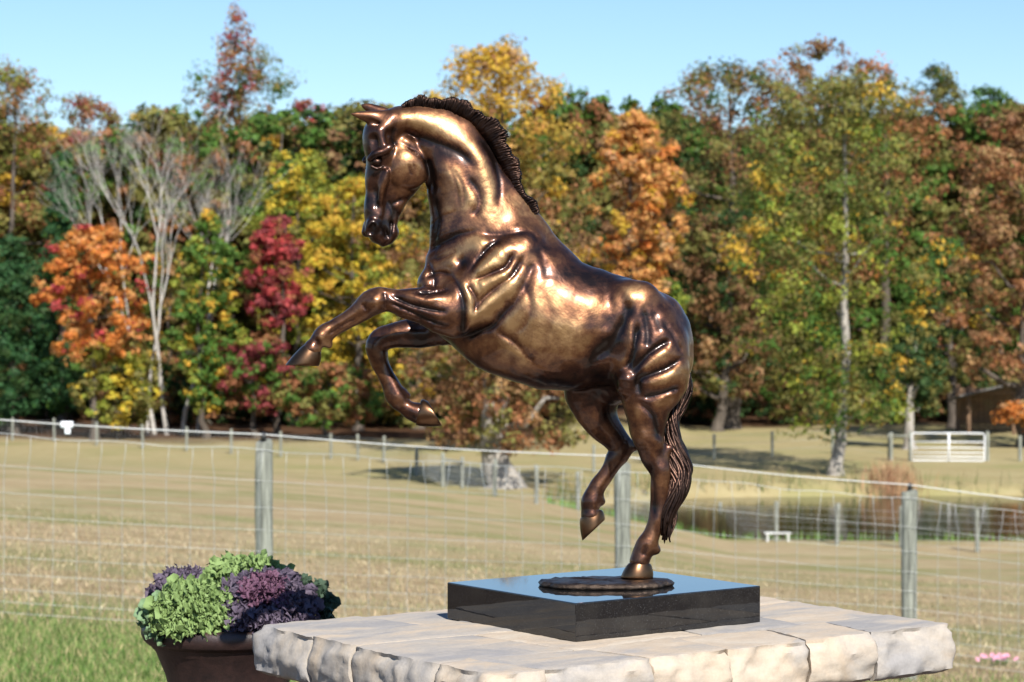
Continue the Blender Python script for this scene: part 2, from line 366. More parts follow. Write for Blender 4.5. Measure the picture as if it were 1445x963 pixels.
# bare grey multi-stemmed tree
def bare_tree():
    D = 143; px = 225; x = (px - CX) / FPX * D; gz = hz(x, D); r = random.Random(5)
    root = empty('bare_tree', (x, D, gz)); tag(root, 'leafless pale grey tree with spreading stems among the autumn trees', 'tree')
    T = Tubes(); TW = Tubes()
    def grow(p, d, L, rad, depth):
        pts = [p]; rr = [rad]
        for i in range(4):
            d = (d + Vector((r.gauss(0, .08), r.gauss(0, .08), r.gauss(.02, .04)))).normalized(); p = p + d * L / 4; pts.append(p); rr.append(rad * (1 - .11 * (i + 1)))
        (T if depth < 3 else TW).tube(pts, rr, 6 if depth < 3 else 3, False)
        if depth < 5:
            for k in range(3 if depth else 2):
                ax = Vector((r.gauss(0, 1), r.gauss(0, .7), r.gauss(.25, .35))).normalized()
                grow(pts[-1 - (k > 1)], (d * 1.25 + ax * (.48 if depth else .25)).normalized(), L * r.uniform(.58, .8), rad * .56 * r.uniform(.8, 1.05), depth + 1)
    for k, (dx, lean, L) in enumerate(((-.3, -.20, 6.4), (.5, .0, 7.4), (1.3, .07, 6.4), (-.7, -.10, 6.6), (2.2, .10, 5.6))):
        grow(Vector((dx, r.uniform(-.4, .4), -.2)), Vector((lean, r.uniform(-.1, .1), 1)).normalized(), L, .15 if k < 3 else .11, 0)
    bb = simple_mat('bare_bark', (.32, .30, .27), (.54, .51, .47), 2.5, .85)
    link('trunk', T.mesh('trunk'), bb, root, True); link('twigs', TW.mesh('twigs'), bb, root)
bare_tree()

# woodland behind: shared meshes
proto = []
for k in range(4):
    pal, wts = ((('olive', 'green', 'rust'), (3, 2, 1.4)), (('brown', 'olive', 'dgreen'), (3, 3, 1.4)), (('rust', 'olive', 'gold'), (2, 3, 1.2)), (('dgreen', 'green', 'olive'), (2, 2, 2)))[k]
    me, cen, cr = crown(0, 0, .9, 15.5, 4.6, 'oval', pal, wts, 300 + k, nclump=90, nleaf=105, leaf=.32)
    me.materials.append(leaf_m)
    t = trunk_mesh((0, 0, 0), cen, 3.2, 15.5, .22, 300 + k, 12); t.materials.append(bark_m); smooth(t); proto.append((t, me))
BT = ('olive and green tree with rust flecks deep in the wood behind the edge trees', 'brown and olive tree deep in the wood behind the edge trees', 'russet tree touched with gold deep in the wood behind the edge trees', 'dark green leafy tree deep in the wood behind the edge trees')
GT = ('olive green trees deep in the wood', 'brown trees deep in the wood', 'russet trees deep in the wood', 'dark green trees deep in the wood')
rr = random.Random(3)
for row, (D0, stp, off) in enumerate(((164, 50, 0), (184, 48, 20), (206, 52, 9))):
    px = -860 + off
    while px < 2320:
        D = D0 + rr.uniform(-5, 5); q = px + rr.uniform(-12, 12)
        k = rr.randrange(4) if q < 830 else rr.choice((0, 1, 1, 3))
        x = (q - CX) / FPX * D
        root = empty('woodland_tree', (x, D, hz(x, D))); root.rotation_euler.z = rr.uniform(0, 6.28)
        sc = rr.uniform(1.12, 1.34) * (1.0 if row < 2 else .98); root.scale = (sc * rr.uniform(.9, 1.15),) * 2 + (sc,)
        tag(root, BT[k], 'tree', GT[k])
        link('trunk', proto[k][0], None, root); link('crown', proto[k][1], None, root)
        px += stp * rr.uniform(.8, 1.2)
# dark understory along the wood's edge: shared meshes
ush = []
for k in range(3):
    pal, wts = ((('dgreen', 'brown'), (2, 1)), (('brown', 'olive', 'dgreen'), (2, 1, 2)), (('dgreen', 'olive', 'rust'), (3, 1, .6)))[k]
    me, cen, cr = crown(0, 0, .3, 4.2, 2.5, 'dome', pal, wts, 500 + k, nclump=46, nleaf=80, leaf=.24)
    me.materials.append(leaf_m); t = trunk_mesh((0, 0, 0), cen, .3, 4.2, .07, 500 + k, 10); t.materials.append(bark_m); ush.append((t, me))
px = -200
while px < 1660:
    D = rr.uniform(151, 160); x = (px - CX) / FPX * D
    root = empty('understory_shrub', (x, D, hz(x, D))); root.rotation_euler.z = rr.uniform(0, 6.28); sc = rr.uniform(.75, 1.15); root.scale = (sc, sc, sc * rr.uniform(.8, 1.2))
    k = rr.randrange(3)
    tag(root, ('dark green low shrub with some brown under the edge trees', 'mostly brown low shrub under the edge trees', 'dark green low shrub with rust leaves under the edge trees')[k], 'shrub', ('dark green shrubs under the wood edge', 'brown shrubs under the wood edge', 'rust-flecked shrubs under the wood edge')[k])
    link('stems', ush[k][0], None, root); link('crown', ush[k][1], None, root)
    px += rr.uniform(24, 46)
# ------------------------------------------------------------------ far paddock things
post_m = simple_mat('weathered_post', (.085, .09, .075), (.36, .37, .31), 17, .95, 0, .9, 40, (2.2, 2.2, .16), .014)
wire_m = simple_mat('galvanised_wire', (.38, .39, .38), (.55, .57, .56), 30, .5, .4)
white_m = simple_mat('white_metal', (.66, .68, .70), (.80, .82, .84), 12, .45, 0, .1)
rope_m = simple_mat('white_rope', (.50, .50, .48), (.68, .68, .66), 60, .7)
black_m = simple_mat('black_plastic', (.012, .012, .013), (.03, .03, .03), 20, .4)

def post_mesh(h, r, seed, seg=12):
    rd = random.Random(seed); T = Tubes(); k = 9
    pts = [(rd.uniform(-.004, .004), rd.uniform(-.004, .004), -.5 if i == 0 else (h + .5) * i / (k - 1) - .5) for i in range(k)]
    pts += [(0, 0, h + .012)]
    T.tube(pts, [r * rd.uniform(.95, 1.04) for _ in range(k)] + [r * .86], seg)
    return T.mesh('post')

far_posts = [(-42, 620), (17, 622), (76, 623), (136, 629), (201, 633), (263, 637), (326, 641), (396, 645), (467, 648), (505, 650), (541, 653), (588, 672), (625, 688), (652, 690), (698, 701), (757, 712), (816, 721), (880, 733), (948, 745), (1016, 755), (1096, 765), (1182, 769), (1273, 774), (1380, 780), (1490, 786)]
fr = empty('paddock_fence', hit(625, 688)); tag(fr, 'far wire paddock fence running past the pond to the wood', 'fence')
pm_far = [post_mesh(1.27, .075, 40 + k, 8) for k in range(3)]
FP = []
for i, (px, py) in enumerate(far_posts):
    P = hit(px, py); P.z = hz(P.x, P.y)
    o = link('post', pm_far[i % 3], post_m, fr, False); smooth(pm_far[i % 3]); o.location = P - fr.location
    o.rotation_euler = (rr.uniform(-.02, .02), rr.uniform(-.02, .02), rr.uniform(0, 6)); FP.append(P)
for k, hgt in enumerate((.12, .3, .48, .68, .9, 1.12)):
    T = Tubes()
    T.tube([p + Vector((0, -.08, hgt)) - fr.location for p in FP], .005, 4); link('wire', T.mesh('wire'), wire_m, fr)
T = Tubes()
for a, b in zip(FP[:-1], FP[1:]):
    nseg = max(3, int((b - a).length / .3))
    for j in range(nseg):
        q = a.lerp(b, j / nseg) + Vector((0, -.08, 0)) - fr.location
        T.tube([q + Vector((0, 0, .1)), q + Vector((0, 0, 1.12))], .0028, 3, False)
tag(link('stay_wires', T.mesh('stay_wires'), wire_m, fr), kind='stuff')
a, b = FP[12], FP[13]
tube_obj('brace_rail', [a + Vector((0, 0, 1.05)) - fr.location, b + Vector((0, 0, 1.05)) - fr.location], .05, post_m, fr)

# second fence line up by the gate + gate
P0, P1 = hit(1287, 652), hit(1390, 652)
gt = empty('farm_gate', P0); tag(gt, 'white tubular metal farm gate with five bars', 'gate')
dv = P1 - P0; dv.z = 0; gw = dv.length; ux = dv.normalized()
def gp(s, z): return ux * s + Vector((0, 0, z))
for k, z in enumerate((.24, .44, .67, .95)):
    tube_obj('bar', [gp(.05, z), gp(gw - .05, z)], .026 if k else .032, white_m, gt, 8)
tube_obj('frame', [gp(.0, .08), gp(.0, 1.28), gp(.06, 1.36), gp(gw * .5, 1.37), gp(gw - .1, 1.36), gp(gw, 1.28), gp(gw, .08), gp(gw - .06, .06), gp(.06, .06), gp(0, .1)], .034, white_m, gt, 8)
tube_obj('upright', [gp(gw * .51, .06), gp(gw * .51, 1.37)], .05, white_m, gt, 8)
gf = empty('gate_fence', hit(1258, 652)); tag(gf, 'short post and rail fence beside the white gate', 'fence')
for px, hh in ((1258, 1.35), (1285, 1.4), (1394, 1.4), (1440, 1.2)):
    P = hit(px, 651); me = post_mesh(hh, .09, px, 8); smooth(me); link('post', me, post_m, gf).location = P - gf.location
Pa, Pb = hit(1258, 651), hit(1285, 651)
tube_obj('rail', [Pa + Vector((0, 0, 1.2)) - gf.location, Pb + Vector((0, 0, 1.2)) - gf.location], .05, post_m, gf)
bf = empty('field_fence', hit(1008, 648)); tag(bf, 'sparse far fence posts with thin wires across the shaded grass', 'fence')
BP = []
for px, py in ((838, 668), (925, 656), (1008, 650), (1090, 645), (1175, 640), (1255, 650)):
    P = hit(px, py); BP.append(P); me = post_mesh(1.25, .07, px, 8); smooth(me); link('post', me, post_m, bf).location = P - bf.location
for hgt in (.35, .75, 1.15): tube_obj('wire', [p + Vector((0, -.07, hgt)) - bf.location for p in BP], .005, wire_m, bf, 4)

# open shed at the wood's edge
shed_w = simple_mat('shed_wood', (.10, .06, .035), (.22, .13, .07), 4, .9, 0, .5, 20, (1, 1, .2))
tin_m = simple_mat('tin_roof', (.08, .075, .07), (.16, .15, .14), 3, .6, .3, .2)
SP = hit(1372, 616); SP.y += 1; SP.z = hz(SP.x, SP.y)
sh = empty('shed', SP); tag(sh, 'dark open-fronted wooden shed with sloping roof at the wood edge', 'shed')
for xx, yy in ((0, 0), (2.6, 0), (5.2, 0), (0, 3.4), (5.2, 3.4)):
    link('post', box_bm(.22, .22, 3.0, .015), shed_w, sh).location = (xx, yy, 1.3)
bm = box_bm(6.4, 5.0, .10, .01); o = link('roof', bm, tin_m, sh); o.location = (2.5, 1.6, 2.75); o.rotation_euler = (R(-6), R(-13), 0)
for k in range(14):
    link('board', box_bm(5.3, .03, .17, .006), shed_w, sh).location = (2.6, 3.53, .15 + k * .18)
link('beam', box_bm(5.6, .16, .2, .01), shed_w, sh).location = (2.6, -.02, 2.45)

# white bench by the water
BP_ = hit(1098, 765); bn = empty('bench', BP_); tag(bn, 'small white plank bench on the near bank of the pond', 'bench')
link('seat', box_bm(.86, .28, .045, .01), rope_m, bn).location = (0, 0, .27)
for s in (-1, 1): link('leg', box_bm(.06, .24, .27, .008), rope_m, bn).location = (s * .33, 0, .115)

# reeds and tall grass round the pond
dry_m, n, l, p = mat_new('dry_grass'); a = n.new('ShaderNodeAttribute'); a.attribute_name = 'leaf_col'; l.new(a.outputs['Color'], p.inputs['Base Color']); p.inputs['Roughness'].default_value = .8
def blades(name, P, hgt, wid, cols, lean=.25, seed=1):
    r = np.random.default_rng(seed); N = len(P); P = np.asarray(P)
    a = r.random(N) * 2 * np.pi; h = hgt * (.5 + .7 * r.random(N)); w = wid * (.6 + .8 * r.random(N))
    dx = np.stack([np.cos(a), np.sin(a), 0 * a], 1) * w[:, None] * .5
    b = r.random(N) * 2 * np.pi; ln = (lean * h * r.random(N))[:, None] * np.stack([np.cos(b), np.sin(b), 0 * b], 1)
    up = np.stack([0 * h, 0 * h, h], 1)
    Q = np.stack([P - dx, P + dx, P + up * .6 + ln * .35 + dx * .7, P + up * .6 + ln * .35 - dx * .7, P + up + ln], 1)
    b5 = np.arange(N)[:, None] * 5
    F = np.concatenate([b5 + np.array([[0, 1, 2, 3]]), b5 + np.array([[3, 2, 4, 4]])], 0)
    V = Q.reshape(-1, 3)
    F3 = np.concatenate([b5 + np.array([[0, 1, 2]]), b5 + np.array([[0, 2, 3]]), b5 + np.array([[3, 2, 4]])], 0)
    me = mesh_np(name, V, F3)
    c = np.array(cols)[r.integers(0, len(cols), N)] * (1 + r.normal(0, .18, (N, 1))); c = np.clip(c, .01, .8)
    at_ = me.attributes.new('leaf_col', 'FLOAT_COLOR', 'FACE'); at_.data.foreach_set('color', np.concatenate([np.tile(c, (3, 1)), np.ones((3 * N, 1))], 1).astype(np.float32).ravel())
    o = link(name, me, dry_m); return o
def scatter(N, xa, xb, ya, yb, keep, seed):
    r = np.random.default_rng(seed); x = r.uniform(xa, xb, N); y = r.uniform(ya, yb, N); k = keep(x, y, r); x, y = x[k], y[k]
    return np.stack([x, y, height(x, y) - .01], 1)
ring = pond_r
P = scatter(26000, -2, 40, 78, 106, lambda x, y, r: (np.abs(ring(x, y) - 1.05) < .05) & (y > 93) & (r.random(len(x)) < .35 + .65 * (np.sin(x * 1.3) + np.sin(x * .47 + 1) > .2)), 11)
tag(blades('bank_reeds', P, .75, .035, [(.13, .14, .04), (.24, .18, .08), (.08, .11, .03)], .5, 2), 'fringe of green and straw reeds along the far pond bank', 'reeds', kind='stuff')
c0 = hit(1262, 694)
P = scatter(9000, c0.x - 2.2, c0.x + 1.8, c0.y - 1.2, c0.y + 1.6, lambda x, y, r: r.random(len(x)) < np.exp(-((x - c0.x) / .7) ** 2), 12)[:650]
tag(blades('dry_grass_clump', P, 1.0, .03, [(.36, .20, .10), (.30, .15, .08), (.42, .28, .15)], .55, 3), 'tall reddish dry grass clump on the pond bank', 'grass', kind='stuff')
P = scatter(14000, -2, 30, 72, 84, lambda x, y, r: (np.abs(ring(x, y) - 1.06) < .05) & (y < 90), 13)
tag(blades('bank_grass', P, .3, .03, [(.10, .20, .04), (.14, .24, .05)], .5, 4), 'short bright green grass along the near pond bank', 'grass', kind='stuff')
# lawn and meadow grass close by
inview = lambda x, y, m=.35: np.abs(x) < .2125 * y + m
P = scatter(150000, -4.6, 4.6, 10.3, 18.6, lambda x, y, r: inview(x, y) & (y + r.normal(0, .9, len(y)) < 17.0), 14)
tag(blades('lawn_grass', P, .055, .007, [(.075, .14, .025), (.12, .19, .04), (.18, .22, .07), (.30, .26, .12)], .9, 5), 'short green lawn grass on the near side of the wire fence', 'grass', kind='stuff')
P = scatter(120000, -10, 10, 16.0, 46, lambda x, y, r: inview(x, y) & (r.random(len(y)) < np.clip((46 - y) / 28, 0, 1) ** 1.5), 15)
tag(blades('meadow_grass', P, .06, .010, [(.36, .28, .17), (.30, .23, .13), (.42, .35, .22), (.22, .21, .09), (.33, .24, .15)], 1.3, 6), 'dry tan meadow grass beyond the wire fence', 'grass', kind='stuff')
# pink flowers in the lawn
pk = simple_mat('pink_petal', (.62, .22, .34), (.78, .40, .52), 30, .6)
fl = hit(1412, 941); rt = empty('pink_flowers', fl); tag(rt, 'small patch of pink flowers in the green lawn', 'flowers')
stem_m = simple_mat('flower_stem', (.05, .12, .02), (.10, .2, .04), 30, .7)
fb = bmesh.new()
for k in range(6):
    a = k / 6 * 2 * math.pi; vs = [fb.verts.new((.022 * rad * math.cos(a + o), .022 * rad * math.sin(a + o), z)) for rad, o, z in ((.1, 0, 0), (.75, -.42, .006), (1.05, 0, .004), (.75, .42, .006))]
    fb.faces.new(vs)
fme = bpy.data.meshes.new('flower'); fb.to_mesh(fme); fb.free(); fme.materials.append(pk)
for k in range(34):
    x, y = rr.gauss(0, .075), rr.gauss(0, .10); z = hz(fl.x + x, fl.y + y) - fl.z; h = rr.uniform(.05, .085)
    tube_obj('stem', [(x, y, z), (x + .004, y, z + h)], .0022, stem_m, rt, 4)
    o = link('flower', fme, None, rt); o.location = (x + .004, y, z + h); o.rotation_euler = (rr.uniform(.3, 1.1), rr.uniform(-.4, .4), rr.uniform(-.6, .6)); o.scale = (rr.uniform(.7, 1.1),) * 3

# ------------------------------------------------------------------ near woven-wire fence
NP = [at(-1350, 880, 15.2), at(-750, 880, 15.5), at(-165, 880, 15.8), at(372, 885, 16.0), at(879, 900, 17.26), at(1284, 930, 17.6), at(1730, 960, 17.9), at(2180, 960, 18.2), at(2640, 960, 18.5)]
TOPS = [1.05, .97, 1.65 - (590 - 426) / 3400 * 15.8, .714, .4875, .2575, -.02, -.05, -.06]
NS = len(NP) - 1
for q in NP: q.z = hz(q.x, q.y)
nf = empty('wire_fence', NP[3]); tag(nf, 'woven wire fence on weathered grey posts with white top rope', 'fence')
for i, P in enumerate(NP):
    h = TOPS[i] - P.z; me = post_mesh(h, .058, 70 + i, 16); smooth(me); pobj = link('post', me, post_m, nf); pobj.location = P - nf.location
    z = h + .012
    o = tube_obj('insulator', [Vector((0, -.01, z)), Vector((0, -.012, z + .055))], [.02, .014], black_m, pobj, 8)
offs = Vector((0, -.066, 0))
levels = [0.0, .203, .381, .533, .673, .80, .914, 1.016, 1.10, 1.17]       # distance below the top strand
tops = [t - .045 for t in TOPS]
def fpt(s, drop):          # s in 0..4 along the posts
    i = min(int(s), NS - 1); f = s - i; P = NP[i].lerp(NP[i + 1], f) + offs
    zt = tops[i] * (1 - f) + tops[i + 1] * f
    return Vector((P.x, P.y, zt - drop - .012 * math.sin(math.pi * f) + .002 * math.sin(s * 9 + drop * 11))) - nf.location
for k, dr in enumerate(levels):
    pts = [fpt(s, dr + (.008 * math.sin(s * 21 + k) if k == 0 else 0)) for s in np.linspace(0, NS - .01, 150)]
    tube_obj('line_wire', pts, .0013 if k else .0021, wire_m, nf, 5)
s = 0.02
while s < NS - .02:
    i = min(int(s), NS - 1); L = (NP[i + 1] - NP[i]).length
    ln = rr.gauss(0, .012); kk = rr.choice((-1, 1, 1)) * rr.uniform(.012, .034) / L
    pts = []
    for j, dr in enumerate(levels):
        so = s + (kk if j == 0 else 0) + ln * dr / L * .6 + rr.gauss(0, .0025) / L
        pts.append(fpt(min(max(so, 0), NS - .01), dr))
        if j == 0: pts.append(fpt(min(max(s + kk * .75, 0), NS - .01), dr + .10))
    tube_obj('stay_wire', pts, .0016, wire_m, nf, 4)
    s += .152 / L * (1 + rr.gauss(0, .05))
rp = []
for i in range(NS):
    for f in np.linspace(0, 1, 12, endpoint=False):
        P = NP[i].lerp(NP[i + 1], f); z = TOPS[i] * (1 - f) + TOPS[i + 1] * f + .055 - .02 * math.sin(math.pi * f)
        rp.append(Vector((P.x, P.y - .02, z)) - nf.location)
tube_obj('top_rope', rp, .0038, rope_m, nf, 8)
# white connector on the rope
f = (93 + 165) / (372 + 165); Pc = NP[2].lerp(NP[3], f); zc = TOPS[2] * (1 - f) + TOPS[3] * f + .055 - .02 * math.sin(math.pi * f)
ic = empty('rope_connector', (Pc.x, Pc.y - .02, zc)); tag(ic, 'white plastic connector clipped on the fence rope', 'connector')
bm = box_bm(.085, .03, .045, .012, 2); link('body', bm, white_m, ic, True)
bm = box_bm(.04, .025, .05, .01, 2); o = link('clamp', bm, white_m, ic, True); o.location = (.005, 0, -.04)

# ------------------------------------------------------------------ pedestal
u_t = Vector((math.cos(R(36)), math.sin(R(36)), 0)); u_n = Vector((-math.sin(R(36)), math.cos(R(36)), 0))
CAPZ = CAMZ - .452; CAPC = Vector((.130, 3.367, CAPZ))
ped = empty('stone_pedestal', (CAPC.x, CAPC.y, hz(CAPC.x, CAPC.y))); ped.rotation_euler.z = R(36)
tag(ped, 'stone pedestal topped with a thick cap of rough tan and grey blocks', 'pedestal')
zt = CAPZ - ped.location.z
st_m, n, l, p = mat_new('cap_stone')
tc = n.new('ShaderNodeTexCoord'); oi = n.new('ShaderNodeObjectInfo'); geo = n.new('ShaderNodeNewGeometry')
vec = n.new('ShaderNodeVectorMath'); vec.operation = 'ADD'; l.new(tc.outputs['Object'], vec.inputs[0]); l.new(oi.outputs['Location'], vec.inputs[1])
n1 = noise_n(n, l, vec.outputs[0], 6, 6, .6, .4); n2 = noise_n(n, l, vec.outputs[0], 170, 3, .7); n3 = noise_n(n, l, vec.outputs[0], 24, 6, .65)
mp = n.new('ShaderNodeMapping'); mp.inputs['Scale'].default_value = (2.2, 4.2, 3); l.new(vec.outputs[0], mp.inputs[0]); n4 = noise_n(n, l, mp.outputs[0], 3.5, 5, .6, .6)
r1 = ramp(n, [(.28, (.29, .275, .265)), (.42, (.38, .34, .295)), (.58, (.46, .375, .285)), (.74, (.49, .425, .345))])
sh1 = n.new('ShaderNodeMath'); sh1.operation = 'MULTIPLY_ADD'; l.new(oi.outputs['Random'], sh1.inputs[0]); sh1.inputs[1].default_value = .34; 
sh2 = n.new('ShaderNodeMath'); sh2.operation = 'ADD'; sh2.inputs[1].default_value = -.17
l.new(n4.outputs[0], sh1.inputs[2]); l.new(sh1.outputs[0], sh2.inputs[0]); l.new(sh2.outputs[0], r1.inputs[0])
c = mixc(n, l, .22, r1.outputs[0], mixc(n, l, n2.outputs[0], (.1, .1, .1), (.9, .9, .9)), 'OVERLAY')
r2 = ramp(n, [(.56, (0, 0, 0)), (.72, (1, 1, 1))]); l.new(n1.outputs[0], r2.inputs[0])
mulf = n.new('ShaderNodeMath'); mulf.operation = 'MULTIPLY'; mulf.inputs[1].default_value = .4; l.new(r2.outputs[0], mulf.inputs[0])
c = mixc(n, l, mulf.outputs[0], c, (.30, .29, .30))
l.new(c, p.inputs['Base Color']); p.inputs['Roughness'].default_value = .88; p.inputs['Specular IOR Level'].default_value = .2
bb = bump(n, l, p, n3.outputs[0], .35, .006); bump(n, l, p, n2.outputs[0], .3, .0015, bb)
HT, HN, TH = .40, .288, .068
rows = [(-HN, -.162, (-HT, -.33, -.164, -.018, .132, .259, HT)), (-.162, .034, (-HT, -.20, .06, .235, HT)), (.034, .137, (-HT, -.14, .12, HT)), (.137, HN, (-HT, -.22, -.03, .17, HT))]
sd = 0
for ri, (v0, v1, cuts) in enumerate(rows):
    for ci in range(len(cuts) - 1):
        sd += 1; u0, u1 = cuts[ci], cuts[ci + 1]; j = lambda: rr.uniform(-.004, .004)
        gap = .0007
        def cor(u, v, du, dv):
            edge_u = abs(abs(u) - HT) < 1e-6; edge_v = abs(abs(v) - HN) < 1e-6
            sk = .022 * math.sin(u * 23 + ri) if not edge_v else 0       # wandering row line
            su = .018 * math.sin(u * 37 + v * 19) if not edge_u else 0
            return (u + su + (0 if edge_u else du * gap), v + (.012 * math.sin(u * 19 + v * 31) if not edge_v else 0) + (0 if edge_v else dv * gap))
        q = [cor(u0, v0, 1, 1), cor(u1, v0, -1, 1), cor(u1, v1, -1, -1), cor(u0, v1, 1, -1)]
        cxm = sum(a for a, _ in q) / 4; cym = sum(b for _, b in q) / 4
        nu = max(6, int((u1 - u0) / .0065)); nv = max(6, int((v1 - v0) / .0065)); nw = 11
        bm = bmesh.new(); dz = rr.uniform(-.0015, .0015)
        grid = {}
        def vert(a, b_, c_):
            key = (a, b_, c_)
            if key in grid: return grid[key]
            fu, fv, fw = a / nu, b_ / nv, c_ / nw
            x = (q[0][0] * (1 - fu) + q[1][0] * fu) * (1 - fv) + (q[3][0] * (1 - fu) + q[2][0] * fu) * fv
            y = (q[0][1] * (1 - fu) + q[1][1] * fu) * (1 - fv) + (q[3][1] * (1 - fu) + q[2][1] * fu) * fv
            z = -TH + TH * fw
            s3 = Vector((x * 17 + sd * 7.3, y * 17 + ri * 3.1, z * 26))
            side = min(a, nu - a, b_, nv - b_) == 0
            for (ed, dist, ox, oy) in ((abs(u0 + HT) < 1e-6, fu * (u1 - u0), -1, 0), (abs(u1 - HT) < 1e-6, (1 - fu) * (u1 - u0), 1, 0), (abs(v0 + HN) < 1e-6, fv * (v1 - v0), 0, -1), (abs(v1 - HN) < 1e-6, (1 - fv) * (v1 - v0), 0, 1)):
                if not ed or dist > .08: continue
                q3 = Vector(((y if ox else x) * 15 + sd * 7.3, z * 22 + ri * 3.1, 2.0 * ox + 5.0 * oy))
                am = .006 * mnoise.noise(q3) - .007 * abs(mnoise.noise(q3 * 1.9 + Vector((3, 1, 7)))) + .004 * mnoise.noise(q3 * 3.5) + .0012 * mnoise.noise(q3 * 8) + .005 * math.sin(math.pi * min(1, fw * 1.05))
                if fw > .9: am -= .004 * (1 + mnoise.noise(q3 * 3))
                if fw < .05: am -= .008
                along = min(fv, 1 - fv) * (v1 - v0) if ox else min(fu, 1 - fu) * (u1 - u0)
                am -= .0045 * math.exp(-along / .004)
                k_ = math.exp(-(dist / .035) ** 2); x += ox * am * k_; y += oy * am * k_
            if c_ == nw:
                z += .0009 * mnoise.noise(s3 * 1.5) + .0005 * mnoise.noise(s3 * 6)
                if side: z -= .0009 + .0008 * mnoise.noise(s3 * 3)
            grid[key] = bm.verts.new((x - cxm, y - cym, z + dz)); return grid[key]
        for a in range(nu):
            for b_ in range(nv):
                bm.faces.new([vert(a, b_, nw), vert(a + 1, b_, nw), vert(a + 1, b_ + 1, nw), vert(a, b_ + 1, nw)])
                bm.faces.new([vert(a, b_ + 1, 0), vert(a + 1, b_ + 1, 0), vert(a + 1, b_, 0), vert(a, b_, 0)])
        for w in range(nw):
            for a in range(nu):
                bm.faces.new([vert(a, 0, w), vert(a + 1, 0, w), vert(a + 1, 0, w + 1), vert(a, 0, w + 1)])
                bm.faces.new([vert(a + 1, nv, w), vert(a, nv, w), vert(a, nv, w + 1), vert(a + 1, nv, w + 1)])
            for b_ in range(nv):
                bm.faces.new([vert(0, b_ + 1, w), vert(0, b_, w), vert(0, b_, w + 1), vert(0, b_ + 1, w + 1)])
                bm.faces.new([vert(nu, b_, w), vert(nu, b_ + 1, w), vert(nu, b_ + 1, w + 1), vert(nu, b_, w + 1)])
        o = link('block', bm, st_m, ped, True); o.location = (cxm, cym, zt); o.data.set_sharp_from_angle(angle=R(52))
mort = simple_mat('mortar', (.14, .125, .10), (.24, .21, .175), 60, .95, 0, .4)
o = link('mortar_bed', box_bm(2 * HT - .05, 2 * HN - .05, TH - .012, .004), mort, ped); o.location = (0, 0, zt - TH / 2 - .0035)
brk = simple_mat('brown_stone', (.10, .06, .045), (.24, .16, .12), 9, .9, 0, .6, 30)
hcol = zt - TH
lay = int(hcol / .11); lh = hcol / lay
o = link('core', box_bm(.50, .32, hcol + .3, .01), mort, ped); o.location = (0, 0, hcol / 2 - .15)
for k in range(lay):
    for (x0, x1, y0, y1) in ((-.29, -.02, -.19, .0), (-.02, .29, -.19, .0), (-.29, .05, 0, .19), (.05, .29, 0, .19)) if k % 2 else ((-.29, .08, -.19, .0), (.08, .29, -.19, .0), (-.29, -.08, 0, .19), (-.08, .29, 0, .19)):
        o = link('stone', box_bm(x1 - x0 - .008, y1 - y0 - .008, lh - .008, .012, 2), brk, ped); o.location = ((x0 + x1) / 2, (y0 + y1) / 2, lh * (k + .5))

# polished granite plinth
gr_m, n, l, p = mat_new('black_granite')
tc = n.new('ShaderNodeTexCoord')
vo = n.new('ShaderNodeTexVoronoi'); vo.inputs['Scale'].default_value = 1300; l.new(tc.outputs['Object'], vo.inputs['Vector'])
sp = n.new('ShaderNodeSeparateColor'); l.new(vo.outputs['Color'], sp.inputs[0])
r1 = ramp(n, [(0, (.006, .006, .007)), (.92, (.009, .009, .010)), (.975, (.03, .03, .032)), (1, (.07, .07, .07))]); l.new(sp.outputs[0], r1.inputs[0])
dn = noise_n(n, l, tc.outputs['Object'], 18, 6, .7); r2 = ramp(n, [(.45, (0, 0, 0)), (.8, (1, 1, 1))]); l.new(dn.outputs[0], r2.inputs[0])
c = mixc(n, l, r2.outputs[0], r1.outputs[0], (.022, .021, .020)); l.new(c, p.inputs['Base Color'])
p.inputs['Roughness'].default_value = .045; p.inputs['IOR'].default_value = 1.62; p.inputs['Specular IOR Level'].default_value = .5
mr = n.new('ShaderNodeMapRange'); l.new(dn.outputs[0], mr.inputs[0]); mr.inputs[3].default_value = .012; mr.inputs[4].default_value = .045; l.new(mr.outputs[0], p.inputs['Roughness'])
PLZ = CAMZ - .400; PT = .0515
bm = box_bm(.330, .297, PT, .0016, 2)
gp_ = link('granite_plinth', bm, gr_m, None); gp_.location = (.1287, 3.408, PLZ - PT / 2); gp_.rotation_euler.z = R(36.6)
tag(gp_, 'polished black granite plinth under the bronze horse', 'plinth')

# ------------------------------------------------------------------ pot of ornamental kale
pot_m, n, l, p = mat_new('rusty_glaze'); tc = n.new('ShaderNodeTexCoord')
t = noise_n(n, l, tc.outputs['Object'], 22, 7, .7, .3); r1 = ramp(n, [(.3, (.014, .009, .009)), (.55, (.034, .018, .016)), (.78, (.075, .040, .034))]); l.new(t.outputs[0], r1.inputs[0]); l.new(r1.outputs[0], p.inputs['Base Color'])
p.inputs['Roughness'].default_value = .48; t2 = noise_n(n, l, tc.outputs['Object'], 110, 4, .7); bump(n, l, p, t2.outputs[0], .25, .003)
KD = 4.05; KC = at(322, 884, KD); pz = hz(KC.x, KD)
pot = empty('plant_pot', (KC.x, KD, pz)); tag(pot, 'dark rusty brown flared pot holding ornamental kale', 'pot')
H = KC.z - pz
prf = [(.075, 0), (.078, .02), (.074, .06), (.070, .20), (.070, .35), (.073, H - .26), (.079, H - .19), (.088, H - .13), (.099, H - .08), (.114, H - .040), (.124, H - .028), (.1265, H - .022), (.1275, H - .026), (.133, H - .02), (.137, H - .010), (.136, H + .002), (.130, H + .008), (.122, H + .006), (.118, H - .004), (.112, H - .04), (.10, H - .07)]
SC = 1.07
